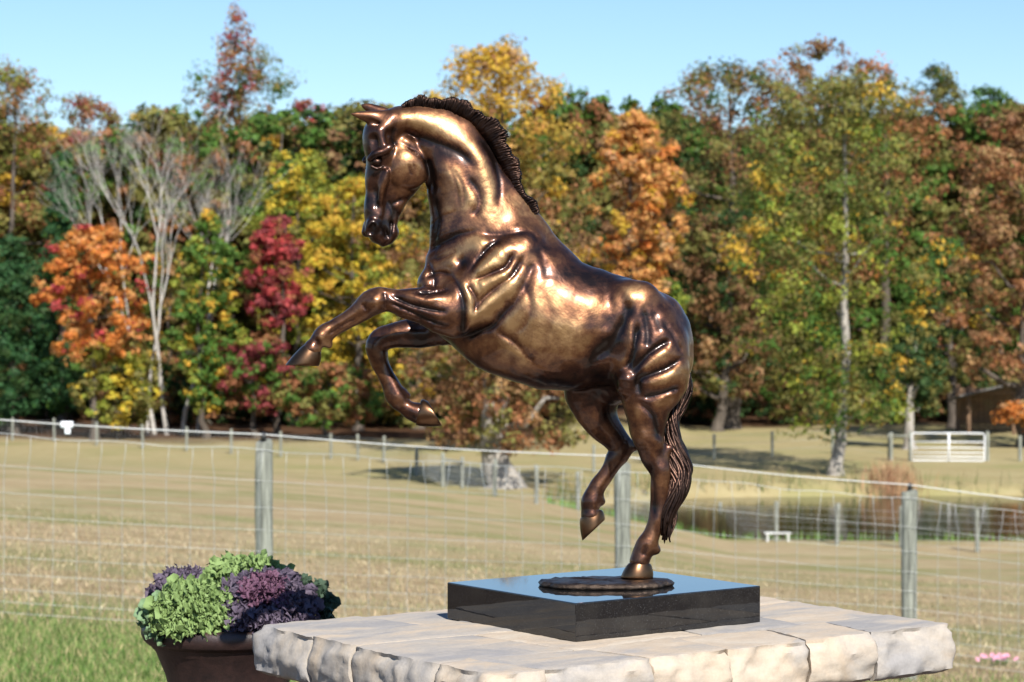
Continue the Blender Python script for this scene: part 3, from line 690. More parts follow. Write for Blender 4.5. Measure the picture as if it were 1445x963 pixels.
Vv = []; Ff = []; seg = 56
for (r_, z) in prf:
    for k in range(seg):
        a = k / seg * 2 * math.pi; Vv.append((r_ * SC * math.cos(a), r_ * SC * math.sin(a), z))
for i in range(len(prf) - 1):
    for k in range(seg): Ff.append((i * seg + k, i * seg + (k + 1) % seg, (i + 1) * seg + (k + 1) % seg, (i + 1) * seg + k))
link('body', mesh_np('body', Vv, Ff), pot_m, pot, True)
bm = bmesh.new(); bmesh.ops.create_grid(bm, x_segments=24, y_segments=24, size=.118)
for v in bm.verts:
    d = max(abs(v.co.x), abs(v.co.y)); q = math.hypot(v.co.x, v.co.y)
    if q > 1e-6: v.co *= d / q
    v.co.z = .006 * mnoise.noise(v.co * 60)
o = link('soil', bm, simple_mat('soil', (.015, .01, .007), (.05, .034, .024), 60, .95, 0, .6), pot); o.location.z = H - .03

def kale_mat(name, ci, co, cr, rim=.55):
    m, n, l, p = mat_new(name); a = n.new('ShaderNodeAttribute'); a.attribute_name = 'edge'
    tc = n.new('ShaderNodeTexCoord'); t = noise_n(n, l, tc.outputs['Object'], 60, 4, .6)
    ad = n.new('ShaderNodeMath'); ad.operation = 'MULTIPLY_ADD'; l.new(t.outputs[0], ad.inputs[0]); ad.inputs[1].default_value = .3; l.new(a.outputs['Fac'], ad.inputs[2])
    r = ramp(n, [(.15, cr), (.5, ci), (.95, co)]); l.new(ad.outputs[0], r.inputs[0]); l.new(r.outputs[0], p.inputs['Base Color'])
    p.inputs['Roughness'].default_value = .5; p.inputs['Specular IOR Level'].default_value = .35
    tr = n.new('ShaderNodeBsdfTranslucent'); l.new(r.outputs[0], tr.inputs[0]); mx = n.new('ShaderNodeMixShader'); mx.inputs[0].default_value = .18
    l.new(p.outputs[0], mx.inputs[1]); l.new(tr.outputs[0], mx.inputs[2]); l.new(mx.outputs[0], n['Material Output'].inputs[0])
    bump(n, l, p, t.outputs[0], .4, .004); return m
kg = kale_mat('green_kale', (.12, .22, .055), (.24, .345, .12), (.26, .34, .17))
kb = kale_mat('blue_green_kale', (.09, .18, .09), (.20, .31, .16), (.26, .35, .24))
kp = kale_mat('purple_kale', (.060, .035, .060), (.135, .105, .15), (.20, .05, .12))
kpi = kale_mat('plum_kale', (.13, .04, .085), (.17, .08, .13), (.26, .05, .14))
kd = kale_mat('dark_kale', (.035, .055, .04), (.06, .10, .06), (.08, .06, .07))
def leaf_mesh(seed, frill):
    r = random.Random(seed); NA, NR = 200, 16; V = []; E = []; F = []
    ph = [r.uniform(0, 6.28) for _ in range(5)]
    for i in range(NR + 1):
        t = i / NR
        for j in range(NA + 1):
            s = j / NA * 2 - 1; a = s * 2.05
            # fan shaped blade growing from the stalk at the origin (y forward)
            L = (.72 + .28 * math.cos(a * .62)) * (1 + .05 * math.sin(7 * a + ph[0]))
            lob = 1 + (.09 * math.sin(11 * a + ph[3]) + .05 * math.sin(29 * a + ph[1]) + .03 * math.sin(61 * a)) * t
            x = math.sin(a) * L * t * .60 * lob; y = (math.cos(a) * L * .48 + .38) * t * lob
            ruf = max(0, (t - .22) / .78) ** 1.3 * frill
            z = .10 * t * t - .22 * max(0, t - .45) ** 1.5 + ruf * (.05 * math.sin(s * 17 + ph[1]) + .095 * math.sin(s * 39 + ph[2] + 9 * t) + .075 * math.sin(s * 71 + ph[4] - 14 * t) * t)
            x += ruf * (.05 * math.sin(s * 53 + ph[3] + 4 * t) + .03 * math.sin(s * 101)); y += ruf * (.05 * math.cos(s * 49 + ph[0] + 4 * t) + .03 * math.cos(s * 91 + ph[1]))
            z += .05 * (1 - abs(s)) * (1 - t) - .02 * math.exp(-(s / .05) ** 2) * (1 - t)
            if t > .15:
                v3 = Vector((x, y, z)); cr_ = min(1, (t - .15) / .45) * frill
                v3 += mnoise.noise_vector(Vector((x * 8, y * 8, seed * 3.1))) * .075 * cr_ + mnoise.noise_vector(Vector((x * 17, y * 17, seed * 1.7 + z * 6))) * .055 * cr_
                x, y, z = v3
            V.append((x, y, z)); E.append(t)
    for i in range(NR):
        for j in range(NA):
            b = i * (NA + 1) + j; F.append((b, b + 1, b + NA + 2, b + NA + 1))
    me = mesh_np('leaf', V, F); a = me.attributes.new('edge', 'FLOAT', 'POINT'); a.data.foreach_set('value', np.array(E, np.float32)); smooth(me); return me
LM = {}
def kale(label, px, py, dy, size, tilt, az, mat, frill, nl, seed, inner=None, spread=.03):
    r = random.Random(seed); P = at(px, py, KD + dy)
    root = empty('kale_plant', P); tag(root, label, 'kale', 'kale plants in the pot')
    root.rotation_euler = (R(tilt) * math.cos(R(az)), R(tilt) * math.sin(R(az)), 0)
    # stalk reaching into the soil
    for k in range(nl):
        f = k / nl; a = k * 2.39996 + r.uniform(-.2, .2)
        el = R(78 - 62 * f ** .9 + r.uniform(-12, 12))           # inner leaves upright, outer leaves flat
        sz = size * (.55 + .5 * f ** .7) * r.uniform(.9, 1.1)
        key = (mat.name if not (inner and f < .35) else inner.name, frill, r.randrange(3))
        if key not in LM:
            me = leaf_mesh(hash(key[2]) % 100 + len(LM), frill); me.materials.append(inner if key[0] != mat.name else mat); LM[key] = me
        o = link('leaf', LM[key], None, root)
        M = Matrix.Rotation(a, 4, 'Z') @ Matrix.Rotation(el, 4, 'X') @ Matrix.Rotation(r.uniform(-.25, .25), 4, 'Y')
        o.matrix_local = Matrix.Translation((-math.sin(a) * spread * f ** .6, math.cos(a) * spread * f ** .6, .034 * (1 - f ** 1.6))) @ M @ Matrix.Scale(sz, 4)
    tube_obj('stalk', [(0, 0, -.075), (0, 0, .03)], [.012, .009], kd, root, 8)
    return root
kale('bright green curly kale at the front of the pot', 276, 882, -.065, .060, 18, 0, kg, 1.25, 58, 21, spread=.036)
kale('blue-green curly kale drooping over the pot rim', 246, 890, -.045, .050, 20, 0, kb, 1.25, 34, 22, spread=.024)
kale('dark purple kale at the back beside the bright green kale', 262, 856, .045, .052, 6, 0, kp, 1.1, 34, 23, spread=.03)
kale('light green kale at the back behind the big purple kale', 345, 846, .055, .064, 6, 0, kg, 1.2, 46, 24, spread=.040)
kale('large purple kale with plum heart leaning out of the pot', 374, 874, -.055, .063, 26, 0, kp, 1.15, 64, 25, kpi, spread=.038)
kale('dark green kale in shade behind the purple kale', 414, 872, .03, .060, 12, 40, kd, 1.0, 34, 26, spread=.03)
# ------------------------------------------------------------------ bronze horse
D0 = 3.44; SC_ = D0 / FPX                    # one modelling unit = one picture unit at the statue's median plane
HG = 1.6
GX = np.arange(384, 992, HG, dtype=np.float32); GY = np.arange(112, 812, HG, dtype=np.float32); GZ = np.arange(-104, 106, HG, dtype=np.float32)
FLD = np.full((len(GX), len(GY), len(GZ)), 60.0, np.float32)
def pc(x, y, z): k = 1 - z / FPX; return (CX + (x - CX) * k, HY + (y - HY) * k, z)
def catmull(P, sub):
    P = np.asarray(P, float); n_ = len(P); out = []
    for i in range(n_ - 1):
        p0, p1, p2, p3 = P[max(i - 1, 0)], P[i], P[i + 1], P[min(i + 2, n_ - 1)]
        for k in range(sub):
            t = k / sub; out.append(.5 * (2 * p1 + (p2 - p0) * t + (2 * p0 - 5 * p1 + 4 * p2 - p3) * t * t + (3 * p1 - p0 - 3 * p2 + p3) * t ** 3))
    out.append(P[-1]); return np.array(out)
def smin(a, b, k):
    h = np.maximum(k - np.abs(a - b), 0) / k; return np.minimum(a, b) - h * h * k * .25
def smax(a, b, k): return -smin(-a, -b, k)
HEAD_A = R(12); HPX = 575.0
def to_local(gx, gy, gz):                    # world grid -> head frame (yawed about a vertical axis)
    dx = gx - HPX; c, s = math.cos(HEAD_A), math.sin(HEAD_A)
    return HPX + dx * c - gz * s, gy, dx * s + gz * c
def chain(nodes, k=10, sub=4, head=False, op='add', smoothnodes=True):
    """nodes: (px, py, z, r[, q]) -- tapered elliptical limb; q = side-to-side radius / r"""
    N = np.array([(*(pc(a[0], a[1], a[2]) if not head else a[:3]), a[3], a[4] if len(a) > 4 else 1.0) for a in nodes], float)
    if smoothnodes and len(N) > 2: N = catmull(N, sub)
    pad = N[:, 3].max() * max(1, N[:, 4].max()) + k + 6
    lo = N[:, :3].min(0) - pad; hi = N[:, :3].max(0) + pad
    if head:
        lo[0] -= 25; hi[0] += 25; lo[2] -= 30; hi[2] += 40
    i0, i1 = np.searchsorted(GX, [lo[0], hi[0]]); j0, j1 = np.searchsorted(GY, [lo[1], hi[1]]); k0, k1 = np.searchsorted(GZ, [lo[2], hi[2]])
    if i1 <= i0 or j1 <= j0 or k1 <= k0: return
    x = GX[i0:i1, None, None]; y = GY[None, j0:j1, None]; z = GZ[None, None, k0:k1]
    if head: x, y, z = to_local(x, y, z)
    d = np.full((i1 - i0, j1 - j0, k1 - k0), 1e3, np.float32)
    if len(N) == 1:
        a = N[0]; d = np.sqrt((x - a[0]) ** 2 + (y - a[1]) ** 2 + ((z - a[2]) / a[4]) ** 2) - a[3]
    for a, b in zip(N[:-1], N[1:]):
        ab = (b - a); L2 = ab[0] ** 2 + ab[1] ** 2 + ab[2] ** 2 * .5 + 1e-6
        t = np.clip(((x - a[0]) * ab[0] + (y - a[1]) * ab[1] + (z - a[2]) * ab[2] * .5) / L2, 0, 1)
        q = a[4] + ab[4] * t
        dd = np.sqrt((x - a[0] - ab[0] * t) ** 2 + (y - a[1] - ab[1] * t) ** 2 + ((z - a[2] - ab[2] * t) / q) ** 2) - (a[3] + ab[3] * t)
        d = np.minimum(d, dd)
    v = FLD[i0:i1, j0:j1, k0:k1]
    FLD[i0:i1, j0:j1, k0:k1] = smin(v, d.astype(np.float32), k) if op == 'add' else smax(v, -d.astype(np.float32), k)

# torso
chain([(642, 415, 0, 52, .74), (706, 410, 0, 97, .64), (771, 453, 0, 97, .74), (828, 462, 0, 83, .80), (878, 468, 0, 74, .84), (902, 484, 0, 72, .80)], 14, 8)
chain([(918, 470, 0, 56, .9), (926, 508, 0, 52, .95)], 14)
chain([(655, 440, 0, 45, .8), (700, 462, 0, 62, .8)], 20)
# neck
chain([(690, 360, 0, 86, .50), (673, 306, 0, 66, .52), (657, 256, 0, 57, .52), (647, 228, 0, 52, .50), (630, 202, 0, 46, .50), (612, 184, 0, 34, .60), (590, 174, 0, 26, .80), (570, 172, 0, 21, 1.0)], 14, 10)
chain([(766, 346, 0, 16, .8), (742, 312, 0, 18, .6), (716, 268, 0, 14, .6)], 20)
# shoulders / hips either side
for s in (1, -1):
    chain([(735, 350, s * 30, 30, .8), (700, 390, s * 42, 42, .6), (668, 425, s * 44, 40, .62)], 16)
    chain([(895, 440, s * 34, 44, .65), (912, 490, s * 38, 52, .6)], 16)
# near hind leg
chain([(914, 500, 34, 56, .62), (920, 530, 40, 52, .62), (914, 562, 42, 36, .72), (913, 592, 42, 28, .80), (915, 618, 42, 22.5, .85), (923, 644, 42, 17.5, .8), (930, 666, 42, 15, .85), (931, 692, 42, 13.2, .8), (929, 722, 42, 12.2, .85), (922, 748, 42, 12.2, .95), (914, 767, 42, 14.2, 1), (907, 780, 42, 13.4, 1), (902, 793, 42, 14.5, 1.0)], 10, 4)
chain([(936, 642, 42, 10, .8), (944, 634, 42, 6, .8)], 8)                       # hock point
chain([(921, 772, 42, 8), (926, 776, 42, 6.5)], 6)
chain([(886, 537, 58, 15, .9), (884, 548, 56, 11, .9)], 8)                      # stifle
# far hind leg
chain([(882, 505, -30, 58, .62), (842, 538, -38, 46, .68), (838, 566, -40, 36, .72), (847, 592, -40, 27, .78), (863, 614, -40, 20, .82), (875, 632, -40, 17, .8), (866, 653, -40, 13.5, .85), (851, 675, -40, 11.2, .85), (840, 693, -40, 13, 1), (835, 705, -40, 14.5, 1), (832, 718, -40, 12.5, 1.05), (833, 727, -40, 14.5, 1)], 10, 4)
chain([(886, 630, -40, 11, .8), (896, 631, -40, 6, .8)], 8)
chain([(846, 704, -40, 6), (849, 708, -40, 5)], 5)
# near foreleg
chain([(668, 425, 42, 46, .62), (642, 441, 50, 36, .70), (605, 434, 52, 27.5, .82), (575, 429, 52, 21, .9), (550, 424, 52, 16.8, .95), (530, 425, 52, 19, .95), (512, 438, 52, 15, .95), (490, 451, 52, 12.2, .9), (470, 464, 52, 11.8, .95), (457, 473, 52, 14.2, 1), (446, 485, 52, 11.0, 1.05), (441, 493, 52, 13.2, 1.05)], 9, 4)
chain([(461, 482, 52, 7), (464, 486, 52, 5.5)], 5)
# far foreleg
chain([(660, 445, -40, 42, .65), (612, 468, -44, 22, .85), (577, 471, -44, 20.5, .9), (548, 475, -44, 17.5, .95), (532, 487, -44, 16.5, .95), (534, 503, -44, 14.2, .95), (540, 521, -44, 12.0, .9), (549, 542, -44, 12.4, .95), (559, 560, -44, 15, 1), (569, 572, -44, 12.0, 1.05), (580, 580, -44, 13.5, 1.05), (588, 583, -44, 15, 1.0)], 9, 4)
chain([(570, 557, -44, 7), (575, 559, -44, 5)], 5)
# pectoral bulges and belly tuck
chain([(612, 400, 20, 22, .9), (622, 430, 26, 22, .9)], 12); chain([(612, 405, -20, 22, .9), (625, 440, -26, 24, .9)], 12)
chain([(838, 522, 0, 16, 1.2), (820, 532, 0, 12, 1.2)], 14)
# head
H = dict(head=True)
chain([(556, 176, 0, 22, 1.10), (538, 192, 0, 26, 1.08), (539, 222, 0, 23, 1.12), (534, 258, 0, 18.5, 1.0), (530, 292, 0, 16, 1.0), (530, 316, 0, 14.5, 1.2), (531, 329, 0, 13, 1.25)], 8, 9, **H)
chain([(570, 214, 0, 29, .72), (573, 236, 0, 32, .66), (566, 258, 0, 25, .70)], 6, 7, **H)
chain([(562, 265, 0, 21, .72), (552, 292, 0, 17, .78), (547, 315, 0, 13.5, .95), (549, 327, 0, 11, 1.2)], 6, 8, **H)
chain([(532, 335, 0, 10, 1.45), (540, 342, 0, 7, 1.6)], 5, **H)
chain([(547, 338, 0, 7.5, 1.4), (554, 329, 0, 8, 1.2)], 3.5, **H)
for s in (1, -1):
    chain([(574, 238, s * 14, 31, .46)], 3.5, **H)                                    # jowl disc
    chain([(524, 200, s * 25, 7, 1), (523, 214, s * 25, 5.5, 1)], 6, op='sub', **H)      # temple hollows
    chain([(546, 193, s * 30, 7, 1), (550, 200, s * 31, 6, 1)], 6, op='sub', **H)
    chain([(545, 262, s * 27, 5.5, 1), (541, 288, s * 23, 5, 1)], 6, op='sub', **H)
    chain([(523, 256, s * 21, 5.5, 1), (519, 290, s * 17, 4.5, 1)], 6, op='sub', **H)
    chain([(531, 188, s * 24, 4, 1), (537, 208, s * 27, 4.6, 1)], 4, **H)
    chain([(527, 231, s * 30, 9, 1)], 4, op='sub', **H)                              # eye socket
    chain([(518, 227, s * 23, 4, 1), (526, 220, s * 28, 4.8, 1), (537, 217, s * 30, 5.2, 1), (547, 209, s * 30, 6.4, 1), (553, 204, s * 27, 5, 1)], 3, **H)
    chain([(520, 237, s * 24, 2.4, 1), (528, 240.5, s * 27, 2.8, 1), (537, 236, s * 28, 2.4, 1)], 2.5, **H)
    chain([(542, 244, s * 24, 5, 1), (537, 264, s * 20, 4.2, 1), (532, 284, s * 16, 3.2, 1)], 7, **H)    # facial crest
    chain([(524, 319, s * 14, 9.5, .85), (520, 328, s * 13, 8, .9)], 4, **H)
    chain([(519.5, 328.5, s * 20, 6.2, .9), (523, 320, s * 20, 3.6, .9)], 2, op='sub', **H)
    chain([(540, 348, s * 12, 2.4, 2.2), (547, 338, s * 14, 2.4, 2.2), (552, 317, s * 14, 2.2, 2)], 2, op='sub', **H)
# ears
chain([(552, 168, 16, 10, .9), (536, 167, 20, 10.5, .75), (518, 165, 24, 8, .7), (503, 162.5, 27, 4, .7), (494, 161, 28, 1.2, 1)], 7, 4)
chain([(542, 178, 27, 4, .8), (522, 172, 30, 4.2, .7), (507, 167, 31, 2, .7)], 3, op='sub')
chain([(545, 162, -16, 9, .8), (530, 157, -17, 9, .7), (519, 152, -17, 6, .7), (510, 149, -17, 1.5, 1)], 7, 4)

# carved muscle relief: strokes drawn on the flank, raised (+) or cut (-)
RX = CX + (GX - CX) / (1 - 55 / FPX); RY = HY + (GY - HY) / (1 - 55 / FPX)
RELB = np.zeros((len(GX), len(GY)), np.float32); RELN = RELB.copy()
def stroke(pts, amp, w, near=False, taper=True):
    if amp > 0: w *= 1.2; amp *= .62
    elif amp < -5: amp = -5 + (amp + 5) * .35; w *= 1.1
    w0 = w if amp > 0 else w * 1.45
    P = catmull(np.array(pts, float), 6) if len(pts) > 2 else np.array(pts, float)
    lo = P.min(0) - 3 * w0; hi = P.max(0) + 3 * w0
    i0, i1 = np.searchsorted(RX, [lo[0], hi[0]]); j0, j1 = np.searchsorted(RY, [lo[1], hi[1]])
    x = RX[i0:i1, None]; y = RY[None, j0:j1]; best = np.full((i1 - i0, j1 - j0), 1e6); wt = np.ones_like(best); m_ = len(P) - 1
    if m_ == 0: best = (x - P[0, 0]) ** 2 + (y - P[0, 1]) ** 2
    for q, (a, b) in enumerate(zip(P[:-1], P[1:])):
        ab = b - a; t = np.clip(((x - a[0]) * ab[0] + (y - a[1]) * ab[1]) / (ab @ ab + 1e-9), 0, 1)
        d = (x - a[0] - ab[0] * t) ** 2 + (y - a[1] - ab[1] * t) ** 2
        f = (q + t) / m_; tw = np.clip(np.minimum(f, 1 - f) * 4 + .35, 0, 1) if taper else 1
        k_ = d < best; best = np.where(k_, d, best); wt = np.where(k_, tw, wt)
    (RELN if near else RELB)[i0:i1, j0:j1] += amp * wt * (np.exp(-best / (w * w)) if amp > 0 else .55 * np.exp(-best / (w0 * w0)) + .55 * np.exp(-best / (w * w * .5)))
B = stroke
B([(663, 384), (678, 364), (692, 348), (706, 340)], -9, 5); B([(671, 385), (690, 372), (714, 356)], 8, 9.5)
B([(672, 395), (696, 385), (713, 377), (724, 358)], -8.5, 4.2); B([(676, 405), (696, 398), (717, 387)], 6.5, 7.5)
B([(674, 434), (684, 420), (705, 402), (723, 389), (738, 364)], -6, 4.5); B([(677, 446), (692, 429), (713, 416), (732, 389)], 7, 8.5)
B([(655, 477), (680, 466), (696, 459), (709, 443), (725, 428)], -8, 6); B([(725, 428), (742, 400), (752, 372)], -3, 7)
B([(636, 388), (650, 410), (655, 433), (654, 456), (653, 470)], -6, 4.5); B([(637, 392), (657, 408), (664, 431), (663, 454)], 6, 7)
B([(660, 402), (671, 420), (671, 440)], -5.5, 3.6); B([(634, 378), (642, 360), (663, 345), (690, 335)], 7.5, 10)
B([(606, 352), (622, 343), (645, 332), (672, 327)], -4, 5); B([(650, 371)], -6, 11); B([(715, 425)], -5, 6)
B([(672, 328), (705, 332), (745, 328), (760, 342)], -4, 7); B([(757, 348), (768, 372), (772, 395)], -2.5, 8)
B([(702, 468), (721, 479), (742, 497), (752, 510)], -4, 6); B([(706, 480), (730, 500), (745, 515)], 3, 8)
# forearm
B([(566, 413), (590, 420), (605, 424), (624, 421)], 3.5, 4, True); B([(556, 419), (580, 430), (605, 436), (628, 440)], -4.5, 3.2, True); B([(552, 428), (580, 440), (611, 454), (632, 460)], -3.6, 3, True)
B([(590, 414), (610, 414), (632, 410)], -3, 3, True); B([(526, 420), (533, 425), (527, 432)], 3, 5, True); B([(542, 413), (545, 425), (543, 436)], -2.6, 3.5, True); B([(512, 429), (518, 438)], -2.2, 3.5, True)
B([(505, 447), (480, 461), (466, 471)], -2.4, 3, True); B([(450, 470), (455, 480)], 2, 4, True); B([(447, 478), (452, 489)], -2, 3, True)
# flank, croup, thigh
B([(882, 424), (884, 446), (873, 469), (854, 492), (832, 511)], -8, 8); B([(889, 418)], 5, 9); B([(887, 445), (888, 490), (876, 514)], 5, 5)
B([(899, 462), (894, 494), (886, 518)], -5, 4); B([(908, 437), (914, 471), (911, 490)], -4, 6); B([(921, 440), (931, 470)], -2.5, 6)
B([(893, 524), (911, 503), (927, 490), (944, 481)], -8, 4.8); B([(902, 522), (923, 506), (943, 493)], 5, 6)
B([(903, 556), (901, 536), (918, 528), (941, 519), (960, 507)], -8, 4.8); B([(912, 541), (935, 534), (958, 522)], 4, 7)
B([(907, 560), (930, 556), (958, 546)], -5, 5); B([(904, 569), (921, 586), (926, 602), (930, 622)], -4, 4.5); B([(896, 572), (902, 600), (910, 625)], 2.5, 5, True)
B([(843, 514), (862, 508), (880, 520)], 3, 6); B([(806, 470), (818, 500), (800, 525)], 1.6, 18)
B([(918, 655), (924, 690), (923, 730)], -2.2, 3, True); B([(912, 770), (908, 786)], -2, 3.5, True)
# neck
B([(566, 163), (598, 169), (627, 183), (656, 200), (677, 223), (685, 244), (690, 273), (684, 298)], 7, 13)
B([(567, 182), (594, 192), (623, 203), (648, 215), (666, 231)], -6, 7); B([(629, 231), (648, 256), (662, 270), (668, 290)], 5, 10)
B([(660, 250), (674, 272), (676, 290), (666, 305)], -5, 7); B([(602, 221), (609, 244), (611, 270)], -5, 5); B([(622, 225), (630, 262), (632, 300), (622, 330)], 3, 8)
B([(677, 194), (694, 219), (704, 256), (704, 285)], -4.5, 6); B([(613, 280), (618, 310), (612, 345)], -3, 5)
for k in range(9):
    y0 = 300 + k * 6; B([(606 + k * .3, y0 + 18), (622, y0 + 6), (645, y0 - 2)], -1.1, 2.0)
B([(690, 500), (712, 492), (738, 505), (760, 520), (790, 526)], 1.6, 2.4); B([(742, 515), (770, 532)], 1.4, 2.2)
B([(735, 395), (748, 425), (742, 455), (726, 470)], -2.2, 6); B([(760, 400), (775, 440), (770, 480)], -1.2, 8); B([(850, 400), (862, 430), (858, 470)], -1.4, 9)
B([(612, 366), (628, 362), (646, 352)], -3, 3.5); B([(600, 392), (618, 385), (634, 388)], -3, 3.2); B([(604, 372), (612, 392), (612, 410)], -2.5, 4)
B([(600, 356), (598, 380), (600, 402)], 2.5, 5); B([(640, 240), (652, 262), (655, 285)], -1.4, 2.4); B([(634, 236), (644, 262), (647, 290)], -1.2, 2.2)
B([(936, 455), (950, 475), (962, 500)], -2.5, 5); B([(868, 548), (880, 560), (884, 590)], 2, 4, True); B([(925, 575), (936, 560), (952, 556)], 2.5, 5)
# head
B([(565, 199), (590, 216), (603, 236), (604, 258), (590, 274), (566, 280)], -4, 3.5, True); B([(552, 286), (566, 279)], -3, 3, True)
B([(545, 280), (552, 300), (549, 318)], -3, 3.5, True); B([(536, 262), (538, 290), (534, 308)], 2.5, 3.5, True); B([(529, 262), (530, 295)], -2.2, 3.5, True)
B([(556, 292), (562, 304)], -2.5, 3.5, True); B([(541, 322), (545, 334)], -2.5, 3, True); B([(576, 232), (580, 246)], -2.2, 2.2, True); B([(583, 230), (586, 240)], -1.6, 1.8, True)
B([(556, 178), (552, 192), (556, 205)], -4, 4.5, True)
xx_, yy_ = np.meshgrid(GX, GY, indexing='ij')
UND = np.zeros_like(RELB)                                     # hand-modelled unevenness
for fx, fy, am_, ph_ in ((.10, .06, .55, 0), (-.06, .12, .55, 1.7), (.15, .03, .3, 2.2), (.05, -.16, .3, 4.1), (.27, .21, .10, .6), (-.30, .19, .10, 3.3)):
    UND += (am_ * np.sin(xx_ * fx + yy_ * fy + ph_ + 1.5 * np.sin(yy_ * .027 + xx_ * .021 + ph_))).astype(np.float32)
nearw = (1 / (1 + np.exp(-(GZ - 6) / 5))).astype(np.float32)
for i in range(0, len(GX), 16):
    sl = slice(i, i + 16); FLD[sl] -= RELB[sl, :, None] + UND[sl, :, None] + RELN[sl, :, None] * nearw[None, None, :]

def surface_nets(Fd):
    ins = Fd < 0; a = ins[:-1, :-1, :-1].copy(); o_ = a.copy()
    offs_ = [(i, j, k) for i in (0, 1) for j in (0, 1) for k in (0, 1)]; sx, sy, sz = a.shape
    for (i, j, k) in offs_:
        v = ins[i:i + sx, j:j + sy, k:k + sz]; a &= v; o_ |= v
    act = o_ & ~a; c = np.argwhere(act); idx = np.full(act.shape, -1, np.int32); idx[act] = np.arange(len(c))
    val = np.stack([Fd[c[:, 0] + i, c[:, 1] + j, c[:, 2] + k] for (i, j, k) in offs_], 1)
    pos_ = np.zeros((len(c), 3)); cnt = np.zeros(len(c))
    O = np.array(offs_, float)
    for p_ in range(8):
        for q_ in range(p_ + 1, 8):
            if np.abs(O[p_] - O[q_]).sum() == 1:
                va, vb = val[:, p_], val[:, q_]; m_ = (va < 0) != (vb < 0)
                t = np.where(m_, va / np.where(m_, va - vb, 1), 0)
                pos_ += m_[:, None] * (O[p_] + (O[q_] - O[p_]) * t[:, None]); cnt += m_
    pos_ = pos_ / cnt[:, None] + c
    faces = []
    for ax in range(3):
        b1, b2 = [(1, 2), (2, 0), (0, 1)][ax]
        s0 = [slice(None)] * 3; s1 = [slice(None)] * 3; s0[ax] = slice(0, -1); s1[ax] = slice(1, None)
        A, Bv = ins[tuple(s0)], ins[tuple(s1)]; e = np.argwhere(A != Bv)
        ok = (e[:, b1] > 0) & (e[:, b2] > 0) & (e[:, b1] < act.shape[b1]) & (e[:, b2] < act.shape[b2]); e = e[ok]
        fl = A[e[:, 0], e[:, 1], e[:, 2]]
        def cell(d1, d2):
            q_ = e.copy(); q_[:, b1] -= d1; q_[:, b2] -= d2; return idx[q_[:, 0], q_[:, 1], q_[:, 2]]
        Q = np.stack([cell(1, 1), cell(0, 1), cell(0, 0), cell(1, 0)], 1); Q[~fl] = Q[~fl][:, ::-1]; faces.append(Q)
    return pos_, np.concatenate(faces)
Vp, Fq = surface_nets(FLD)
# relax the voxel stair-steps, then keep
def relax(V, Fq, it, lam):
    E = np.concatenate([Fq[:, [0, 1]], Fq[:, [1, 2]], Fq[:, [2, 3]], Fq[:, [3, 0]]]); deg = np.bincount(E.ravel(), minlength=len(V)).astype(float)
    for _ in range(it):
        for lm in (lam, -lam * 1.03):
            A = np.zeros_like(V)
            for d in range(3): A[:, d] = np.bincount(E[:, 0], V[E[:, 1], d], len(V)) + np.bincount(E[:, 1], V[E[:, 0], d], len(V))
            V = V + lm * (A / deg[:, None] - V)
    return V
Vp = relax(Vp, Fq, 6, .5)
gi = np.clip(np.round(Vp).astype(int), 0, None)
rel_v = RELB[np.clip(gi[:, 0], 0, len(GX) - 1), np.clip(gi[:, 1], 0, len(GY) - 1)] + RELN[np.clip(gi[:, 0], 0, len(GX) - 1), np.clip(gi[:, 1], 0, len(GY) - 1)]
Vg = Vp * HG + np.array([GX[0], GY[0], GZ[0]])
HB = Vector(((898 - CX) * SC_, D0 - 42 * SC_, PLZ))        # statue origin on the plinth
def g2w(G):
    G = np.asarray(G, float); return np.stack([(G[..., 0] - CX) * SC_ - HB.x, D0 - G[..., 2] * SC_ - HB.y, CAMZ - (G[..., 1] - HY) * SC_ - HB.z], -1)
def pw(x, y, z): return g2w(np.array(pc(x, y, z)))

br_m, n, l, p = mat_new('bronze')
tc = n.new('ShaderNodeTexCoord'); at_n = n.new('ShaderNodeAttribute'); at_n.attribute_name = 'relief'
n1 = noise_n(n, l, tc.outputs['Object'], 9, 5, .6, .6); n2 = noise_n(n, l, tc.outputs['Object'], 38, 6, .7, .3); n3 = noise_n(n, l, tc.outputs['Object'], 4.2, 3, .5)
def M_(op, a, b):
    k = n.new('ShaderNodeMath'); k.operation = op
    for i, v in ((0, a), (1, b)):
        if hasattr(v, 'is_output'): l.new(v, k.inputs[i])
        else: k.inputs[i].default_value = v
    return k.outputs[0]
f = M_('ADD', M_('MULTIPLY', n1.outputs[0], .55), M_('ADD', M_('MULTIPLY', n2.outputs[0], .42), M_('MULTIPLY', n3.outputs[0], .35)))
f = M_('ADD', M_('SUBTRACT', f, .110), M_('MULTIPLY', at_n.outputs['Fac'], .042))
at_d = n.new('ShaderNodeAttribute'); at_d.attribute_name = 'patina_shade'
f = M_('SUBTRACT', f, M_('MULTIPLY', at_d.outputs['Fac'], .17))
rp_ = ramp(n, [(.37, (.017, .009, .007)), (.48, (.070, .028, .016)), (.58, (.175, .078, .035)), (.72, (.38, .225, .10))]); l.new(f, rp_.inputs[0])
l.new(rp_.outputs[0], p.inputs['Base Color']); p.inputs['Metallic'].default_value = .84
mr = n.new('ShaderNodeMapRange'); l.new(n2.outputs[0], mr.inputs[0]); mr.inputs[3].default_value = .31; mr.inputs[4].default_value = .52; l.new(mr.outputs[0], p.inputs['Roughness'])
p.inputs['Coat Weight'].default_value = .38; p.inputs['Coat Roughness'].default_value = .16; p.inputs['Coat IOR'].default_value = 1.6
